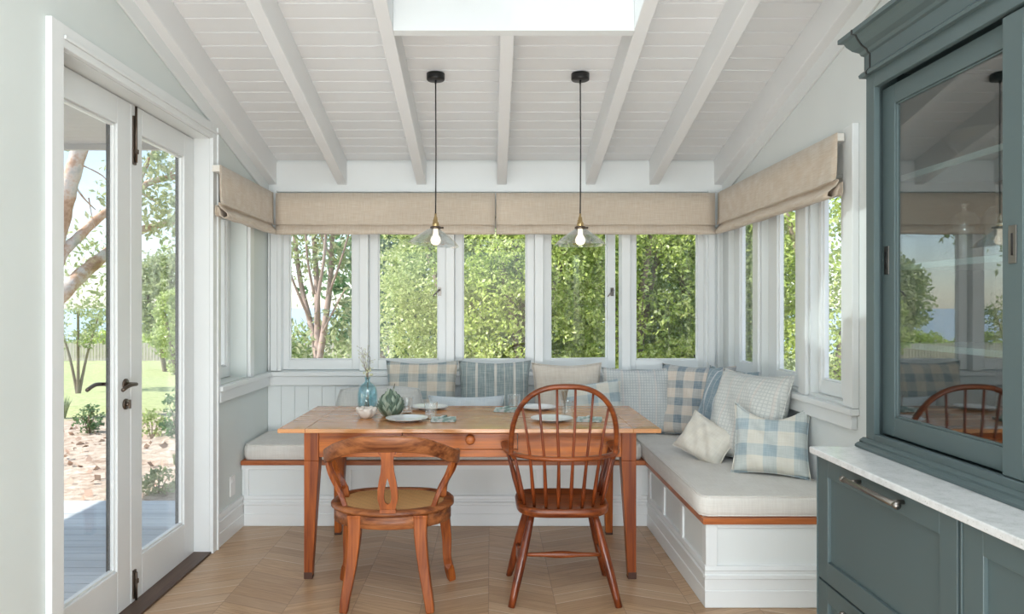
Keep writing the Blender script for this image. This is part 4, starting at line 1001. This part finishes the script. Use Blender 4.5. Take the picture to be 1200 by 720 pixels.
def flush_pull(d, x, y, z):
    p = MB(); p.box(x-.003, x-.0002, y-.013, y+.013, z-.045, z+.045); o = make('flush_pull', p, M['gunmetal'], d, bevel=.001)
    q = MB(); q.tube([(x-.004, y, z-.026), (x-.004, y, z+.026)], .0075, 12, sx=1, sy=.3); q.v = [(v_[0] if v_[0] > x-.0045 else x-.0045, v_[1], v_[2]) for v_ in q.v]; make('finger_slot', q, M['black'], o)
flush_pull(sd1, HX+.014, 2.297, 1.528); flush_pull(sd2, HX-.010, 1.7095, 1.528)
for zsh in (1.802, 1.516, 1.267):
    make('shelf', MB().box(HX+.075, XR-.014, HY0+.03, HY1-.027, zsh-.018, zsh), M['shelf'], hu)
# glassware in the hutch
bl = MB(); bcx, bcy = 1.43, 2.09; bl.lathe([(0, 0), (.035, 0), (.05, .008), (.085, .035), (.108, .062), (.116, .078), (.1175, .08), (.114, .079), (.103, .06), (.08, .036), (.045, .013), (0, .008)], (bcx, bcy, 1.8025), 40)
make('glass_bowl', bl, M['clear'], loc=(bcx, bcy, 1.8025), label='wide clear glass bowl on the upper shelf inside the hutch', cat='bowl')
gv = None
for k, (gx, gy) in enumerate(((1.43, 2.19), (1.43, 2.03), (1.43, 1.90))):
    if gv is None:
        g_ = MB(); g_.lathe([(.040, 0), (.0405, .004), (.050, .05), (.053, .09), (.045, .125), (.028, .145), (.008, .152), (.006, .165), (.012, .17), (.012, .175), (0, .176)], (gx, gy, 1.5165), 32); g_.f = [f for f in g_.f if len(f) < 30]; g_.smooth = g_.smooth[:len(g_.f)]
        gv = make('glass_cloche', g_, M['clear'], loc=(gx, gy, 1.5165), label='domed clear glass on the middle shelf of the hutch, leftmost of three', cat='glass', group='domed glasses in the hutch')
    else: dup(gv, (gx, gy, 1.5165), ['', 'domed clear glass on the middle shelf of the hutch, middle of three', 'domed clear glass on the middle shelf of the hutch, rightmost of three'][k])
# power point on the left wall
so = MB(); so.box(XL+.0005, XL+.009, 4.365, 4.445, .235, .355); so_o = make('power_socket', so, M['plast'], loc=(XL, 4.405, .295), bevel=.002, label='white power socket on the wall beside the glass doors', cat='socket')
sw_ = MB()
for yy in (4.385, 4.425): make('switch', MB().box(XL+.009, XL+.012, yy-.006, yy+.006, .315, .335), M['plast'], so_o)

# ------------------------------------------------------------------ outside: deck, porch roof, ground, sea
dk = MB(); y = -2.0
while y < 5.3: dk.box(-7.5, -1.765, y, y+.108, -.075, -.05); y += .115
dk.box(-7.5, -1.765, 5.215, 5.25, -.35, -.052)
dko = make('deck', dk, M['deck'], kind='structure')
so_ = MB(); yy = -2.0
while yy < 5.28: so_.box(-5.4, -1.81, yy, yy+.097, 2.57, 2.59); yy += .10
so_.box(-5.45, -1.81, -2.0, 5.33, 2.592, 2.66); so_.box(-5.45, -5.4, -2, 5.33, 2.53, 2.59); so_.box(-5.45, -1.81, 5.29, 5.33, 2.53, 2.592)
make('trim_30', so_, M['soffit'], kind='structure')
gm = MB(); P = []
def gz(x, y):
    z = -.13-.018*max(0, y-5)-.028*max(0, y-10)-.0
    if x > -1.9 and y < 6: pass
    return z+.04*math.sin(x*1.3+y*.7)*min(1, max(0, y-5.6))+.03*math.sin(x*3.1-y*2.2)*min(1, max(0, y-5.6))
for i in range(81):
    P.append([(-60+i*1.375, -6+j*.75 if j < 90 else 60+(j-90)*30, gz(-60+i*1.375, -6+j*.75) if j < 90 else -9-(j-90)*8) for j in range(94)])
gm.grid(P); struct('ground', gm, M['ground'])
sea = MB(); sea.add([(-9000, 140, -34), (9000, 140, -34), (9000, 25000, -34), (-9000, 25000, -34)], [(0, 1, 2, 3)]); struct('sea', sea, M['sea'])
# picket fence across the garden, and a side run
def fence(name, x0, x1, y, label):
    t_ = thing(name, ((x0+x1)/2, y, gz(x0, y)), label, 'fence'); z = gz(0, y)-.05
    r_ = MB(); r_.box(x0, x1, y+.02, y+.06, z+.25, z+.33); r_.box(x0, x1, y+.02, y+.06, z+.78, z+.86); make('rails', r_, M['fence'], t_)
    p_ = MB(); x = x0
    while x < x1: p_.box(x, x+.14, y-.005, y+.02, z+.05, z+1.02+random.uniform(-.03, .03)); x += .17
    make('pickets', p_, M['fence'], t_, kind='stuff')
fence('picket_fence', -36, 2, 40, 'weathered grey picket fence at the far end of the lawn')
# ------------------------------------------------------------------ vegetation
def leaves_mesh(centers, size, flat=.35, aspect=2.2):
    n = len(centers); C_ = np.asarray(centers, float)
    d = rng.normal(size=(n, 3)); d /= np.linalg.norm(d, axis=1)[:, None]
    e = rng.normal(size=(n, 3)); e -= (e*d).sum(1)[:, None]*d; e /= np.linalg.norm(e, axis=1)[:, None]
    s = size*rng.uniform(.6, 1.3, n)[:, None]
    v = np.stack([C_-d*s*.5*aspect/2, C_+e*s*.5*.55, C_+d*s*.5*aspect/2, C_-e*s*.5*.55], 1).reshape(-1, 3)
    return v
def foliage(name, centers, size, mat, parent, aspect=2.2):
    v = leaves_mesh(centers, size, aspect=aspect); n = len(centers)
    org = np.array(parent['_org'] if parent else (0, 0, 0)); v = v-org
    me = bpy.data.meshes.new(name); me.vertices.add(4*n); me.vertices.foreach_set('co', v.ravel())
    me.loops.add(4*n); me.loops.foreach_set('vertex_index', np.arange(4*n, dtype=np.int32)); me.polygons.add(n)
    me.polygons.foreach_set('loop_start', np.arange(0, 4*n, 4, dtype=np.int32)); me.update(calc_edges=True)
    me.materials.append(mat); o = bpy.data.objects.new(name, me); COL.objects.link(o)
    if parent: o.parent = parent
    return o
def clumps(c, R, n_cl, per, clr, rmin=.55):
    """leaf centres gathered in clumps on an ellipsoid shell"""
    out = []
    u = rng.normal(size=(n_cl, 3)); u /= np.linalg.norm(u, axis=1)[:, None]; u *= rng.uniform(rmin, 1, n_cl)[:, None]**.7
    cc = np.array(c)+u*np.array(R)
    for k in range(n_cl):
        p = rng.normal(size=(per, 3)); p /= np.linalg.norm(p, axis=1)[:, None]; p *= rng.uniform(.2, 1, per)[:, None]**.5
        out.append(cc[k]+p*clr*rng.uniform(.6, 1.25)*np.array((1, 1, .75)))
    return np.concatenate(out)
def bush(name, loc, R, mat, label, cat, group, n_cl, per, clr, size, trunk=.08, bark='barkg', stems=4, lift=0.0):
    t_ = thing(name, loc, label, cat, group); c_ = (loc[0], loc[1], loc[2]+R[2]+lift)
    foliage('foliage', clumps(c_, R, n_cl, per, clr), size, mat, t_)
    b_ = MB()
    for k in range(stems):
        a = 2*PI*k/stems+.4; q = Vector((math.cos(a)*R[0]*.6, math.sin(a)*R[1]*.6, R[2]*1.4+lift))
        b_.tube(smooth_path([Vector(loc)+Vector((0, 0, -.1)), Vector(loc)+q*.4+Vector((0, 0, R[2]*.2)), Vector(loc)+q], 4), [trunk*(1-.085*i) for i in range(9)], 7)
    make('trunk', b_, M[bark], t_); return t_
GT = 'leafy trees close behind the back windows'
bush('leafy_tree', (-.35, 9.6, gz(-.35, 9.6)), (1.15, 1.1, 2.05), M['leafB'], 'bright leafy tree behind the second back window from the left', 'tree', GT, 520, 60, .26, .062)
bush('leafy_tree', (1.05-.55, 9.0, gz(.5, 9)), (1.15, 1.0, 2.1), M['leafA'], 'dense bright green tree filling the middle back window', 'tree', GT, 620, 60, .25, .060)
bush('leafy_tree', (1.75, 9.3, gz(1.7, 9.3)), (1.1, 1.0, 2.0), M['leafA'], 'dense yellow-green tree behind the open casement', 'tree', GT, 560, 60, .25, .060)
bush('leafy_tree', (2.95, 9.8, gz(3, 9.8)), (1.15, 1.0, 1.9), M['leafB'], 'mid-green tree behind the rightmost back window', 'tree', GT, 500, 60, .26, .062)
bush('leafy_tree', (4.3, 9.2, gz(4.3, 9.2)), (1.2, 1.2, 2.0), M['leafA'], 'green tree seen through the right side windows', 'tree', GT, 480, 56, .27, .064)
bush('leafy_tree', (1.2, 13.5, gz(1.2, 13.5)), (4.6, 1.2, 2.6), M['leafD'], 'dark broad tree standing behind the row of bright leafy trees', 'tree', GT, 520, 36, .50, .17, .16)
bush('leafy_tree', (-2.05, 15.5, gz(-2, 15)), (1.4, 1.0, 1.2), M['leafC'], 'low grey-green shrub behind the many-stemmed tree', 'tree', GT, 150, 26, .34, .13)
bush('leafy_tree', (-3.5, 12.5, gz(-3.5, 12)), (.8, .6, .55), M['leafB'], 'low olive shrub at the foot of the many-stemmed tree', 'tree', GT, 90, 24, .24, .09)
# many-stemmed bare-trunked tree in the left back window
mt = thing('multi_stem_tree', (-2.72, 11.2, gz(-2.7, 11.2)), 'pale pinkish many-stemmed tree in the leftmost back window', 'tree')
tm = MB(); Dm = 11.2
def PP(x, y, d): return Vector((px(x, d), d, pz(y, d)))
for L_, r0, r1 in (([(371, 470), (371, 415), (364, 380), (352, 330), (343, 260)], .11, .05), ([(372, 430), (372, 390), (371, 330), (367, 270), (362, 210)], .10, .05), ([(373, 425), (380, 385), (387, 330), (390, 270), (398, 200)], .10, .045),
                   ([(371, 380), (374, 340), (380, 300), (384, 230)], .05, .03), ([(363, 375), (352, 350), (340, 320), (330, 280)], .04, .02), ([(385, 345), (398, 310), (410, 270)], .035, .02), ([(368, 345), (360, 300), (357, 230)], .04, .02), ([(378, 390), (392, 362), (404, 340)], .03, .015), ([(389, 300), (378, 280), (372, 230)], .03, .015)):
    P = smooth_path([PP(x, y, Dm+.15*i*(1 if r0 > .09 else -1)) for i, (x, y) in enumerate(L_)], 5); n_ = len(P); tm.tube(P, [(r0+(r1-r0)*i/(n_-1))*.6 for i in range(n_)], 9)
make('trunk', tm, M['barkp'], mt)
cc = []
for (x, y, s, n_) in ((345, 300, .4, 160), (400, 300, .45, 260), (405, 370, .35, 150), (350, 400, .4, 160), (385, 230, .7, 500), (345, 220, .7, 500), (372, 290, .3, 60), (395, 395, .3, 130), (410, 250, .6, 300)):
    p = rng.normal(size=(n_, 3))*s*.6; cc.append(p+np.array(PP(x, y, Dm+.3)))
foliage('foliage', np.concatenate(cc), .10, M['leafC'], mt, 2.6)
# gum tree with big limbs outside the glass doors
gt = thing('gum_tree', (px(20, 10.5), 10.5, gz(-7, 10.5)), 'large spreading gum tree with pinkish limbs outside the glass doors', 'tree')
gm_ = MB()
for L_, r0, r1 in (([(10, 560, 0), (20, 460, 0), (35, 390, 0), (50, 372, 0), (72, 345, 0), (100, 318, .3), (122, 300, .6), (142, 284, .9), (166, 270, 1.2), (195, 262, 1.6), (222, 258, 2)], .30, .055),
                   ([(35, 390, 0), (52, 330, .1), (70, 262, .2), (80, 222, .2), (92, 180, .2), (104, 140, .3), (118, 90, .5)], .24, .13),
                   ([(55, 345, .1), (72, 300, .2), (92, 278, .4), (115, 256, .6), (138, 240, .8), (160, 224, 1), (175, 214, 1.2), (195, 209, 1.3), (220, 206, 1.5)], .13, .06),
                   ([(130, 246, .7), (155, 236, 1), (166, 205, 1.2), (178, 182, 1.4), (190, 160, 1.6)], .07, .05),
                   ([(160, 224, 1), (176, 232, 1.1), (190, 242, 1.2)], .04, .02), ([(84, 212, .2), (98, 232, .3), (112, 246, .4)], .03, .01), ([(196, 209, 1.3), (210, 190, 1.4), (225, 176, 1.5)], .035, .015), ([(104, 232, .3), (108, 255, .3), (112, 268, .3)], .015, .006), ([(88, 190, .2), (120, 206, .5), (130, 222, .6)], .02, .008)):
    P = smooth_path([PP(x, y, 10.5+d) for x, y, d in L_], 5); n_ = len(P); gm_.tube(P, [(r0+(r1-r0)*(i/(n_-1))**.6)*.74*(1+.06*math.sin(i*1.9)) for i in range(n_)], 10)
make('trunk', gm_, M['gum'], gt)
cc = []
for (x, y, s, n_) in ((200, 190, .25, 260), (205, 235, .32, 300), (178, 240, .3, 240), (195, 262, .22, 150), (125, 225, .12, 40), (90, 290, .2, 60), (120, 285, .2, 90), (115, 335, .3, 90), (125, 312, .2, 50), (215, 170, .2, 90), (60, 120, .5, 150), (180, 110, .5, 200), (90, 100, .3, 60), (105, 345, .2, 50)):
    p = rng.normal(size=(n_, 3))*s; cc.append(p+np.array(PP(x, y, 11.5)))
foliage('foliage', np.concatenate(cc), .10, M['leafC'], gt, 2.6)
GG = 'garden trees beyond the lawn'
bush('garden_tree', (-11.9, 27, -2.2), (1.6, 1.6, 1.7), M['leafC'], 'pale grey-green tree across the lawn behind the right door pane', 'tree', GG, 230, 44, .45, .17, .12, lift=2.3)
bush('garden_tree', (-10.3, 24, -1.9), (.7, .9, 1.5), M['leafB'], 'narrow green tree at the right edge of the right door pane', 'tree', GG, 90, 36, .35, .15, .10, lift=1.0)
bush('garden_tree', (-9.1, 16, gz(-9.1, 16)), (.75, .6, .6), M['leafC'], 'small dark-stemmed tree on the lawn in the left door pane', 'tree', GG, 44, 26, .2, .09, .04, lift=1.0)
bush('hedge_shrub', (-23.5, 44, -1.9), (1.6, 1.2, .9), M['leafA'], 'yellow-green round shrub behind the fence in the left door pane', 'shrub', 'shrubs behind the fence', 90, 24, .45, .2)
bush('hedge_shrub', (-20.0, 44, -1.9), (1.5, 1.2, 1.1), M['leafA'], 'yellow-green round shrub behind the fence by the door stile', 'shrub', 'shrubs behind the fence', 90, 24, .45, .2)
for k, (xx, rr_) in enumerate(((-33, 1.6), (-29, 1.2), (-25.8, 1.9), (-22.3, 1.5), (-17.5, 2.0), (-13, 1.8), (-8.5, 1.6))):
    bush('coastal_shrub', (xx, 52, -3.4), (2.6, 1.5, rr_), M['leafB'], 'low grey-olive coastal scrub beyond the fence, number of the row from the sea side'.replace(', number of the row from the sea side', ['' , ' left of the bright shrubs', ' with the tallest crown', ' between the two bright shrubs', ' beside the pale tree', ' behind the pale tree', ' at the row end nearest the house'][k]), 'shrub', 'coastal scrub beyond the fence', 80, 26, .6, .26)
# garden plants in the bed next to the deck
GB = 'plants in the gravel bed beside the deck'
def gpt(x, y): # point on the ground seen at pixel
    d = 5.4
    for _ in range(40):
        d = (CH-gz(px(x, d), d))*F/(y-VY)
    return (px(x, d), d, gz(px(x, d), d))
bush('garden_plant', gpt(104, 508), (.17, .15, .17), M['leafD'], 'dark green bushy plant with pale flowers in the gravel bed', 'plant', GB, 34, 16, .07, .045, .008)
bush('garden_plant', gpt(186, 578), (.17, .14, .10), M['leafC'], 'pale yellow-green low plant near the edge of the deck', 'plant', GB, 30, 16, .06, .035, .006)
bush('garden_plant', gpt(178, 512), (.2, .16, .15), M['leafB'], 'olive low plant behind the right door pane', 'plant', GB, 26, 16, .08, .045, .007)
bush('garden_plant', gpt(207, 512), (.14, .15, .28), M['leafD'], 'tall green plant at the right edge of the right door pane', 'plant', GB, 30, 16, .09, .05, .007)
def spiky(loc, label, n_, h_):
    mb = MB()
    for k in range(n_):
        a = random.uniform(0, 2*PI); s = random.uniform(.15, .6)*h_; e = Vector((math.cos(a)*s, math.sin(a)*s, h_*random.uniform(.6, 1))); b0 = Vector(loc); sd = Vector((-math.sin(a), math.cos(a), 0))*.012
        m_ = b0+e*.55+Vector((0, 0, .04)); mb.add([b0-sd, b0+sd, m_+sd*.8, b0+e, m_-sd*.8], [(0, 1, 2, 3, 4)])
    make('spiky_plant', mb, M['leafC'], loc=loc, label=label, cat='plant', group=GB)
spiky(gpt(76, 490), 'spiky strap-leaved plant at the left edge of the left door pane', 16, .34)
spiky(gpt(205, 545), 'small tufted plant beside the right door stile', 14, .12)
spiky(gpt(128, 586), 'low green tuft at the edge of the deck', 14, .10)
lf = []
for k in range(420):
    d = random.uniform(5.5, 9.5); x = random.uniform(-7, -2.0); lf.append((x, d, gz(x, d)+.02))
lo = foliage('leaf_litter', np.array(lf), .10, M['bark'], None, 1.6); tag(lo, 'scattered dry fallen leaves on the gravel bed', 'leaves', None, 'stuff')
for o in bpy.data.objects:
    if '_org' in o: del o['_org']
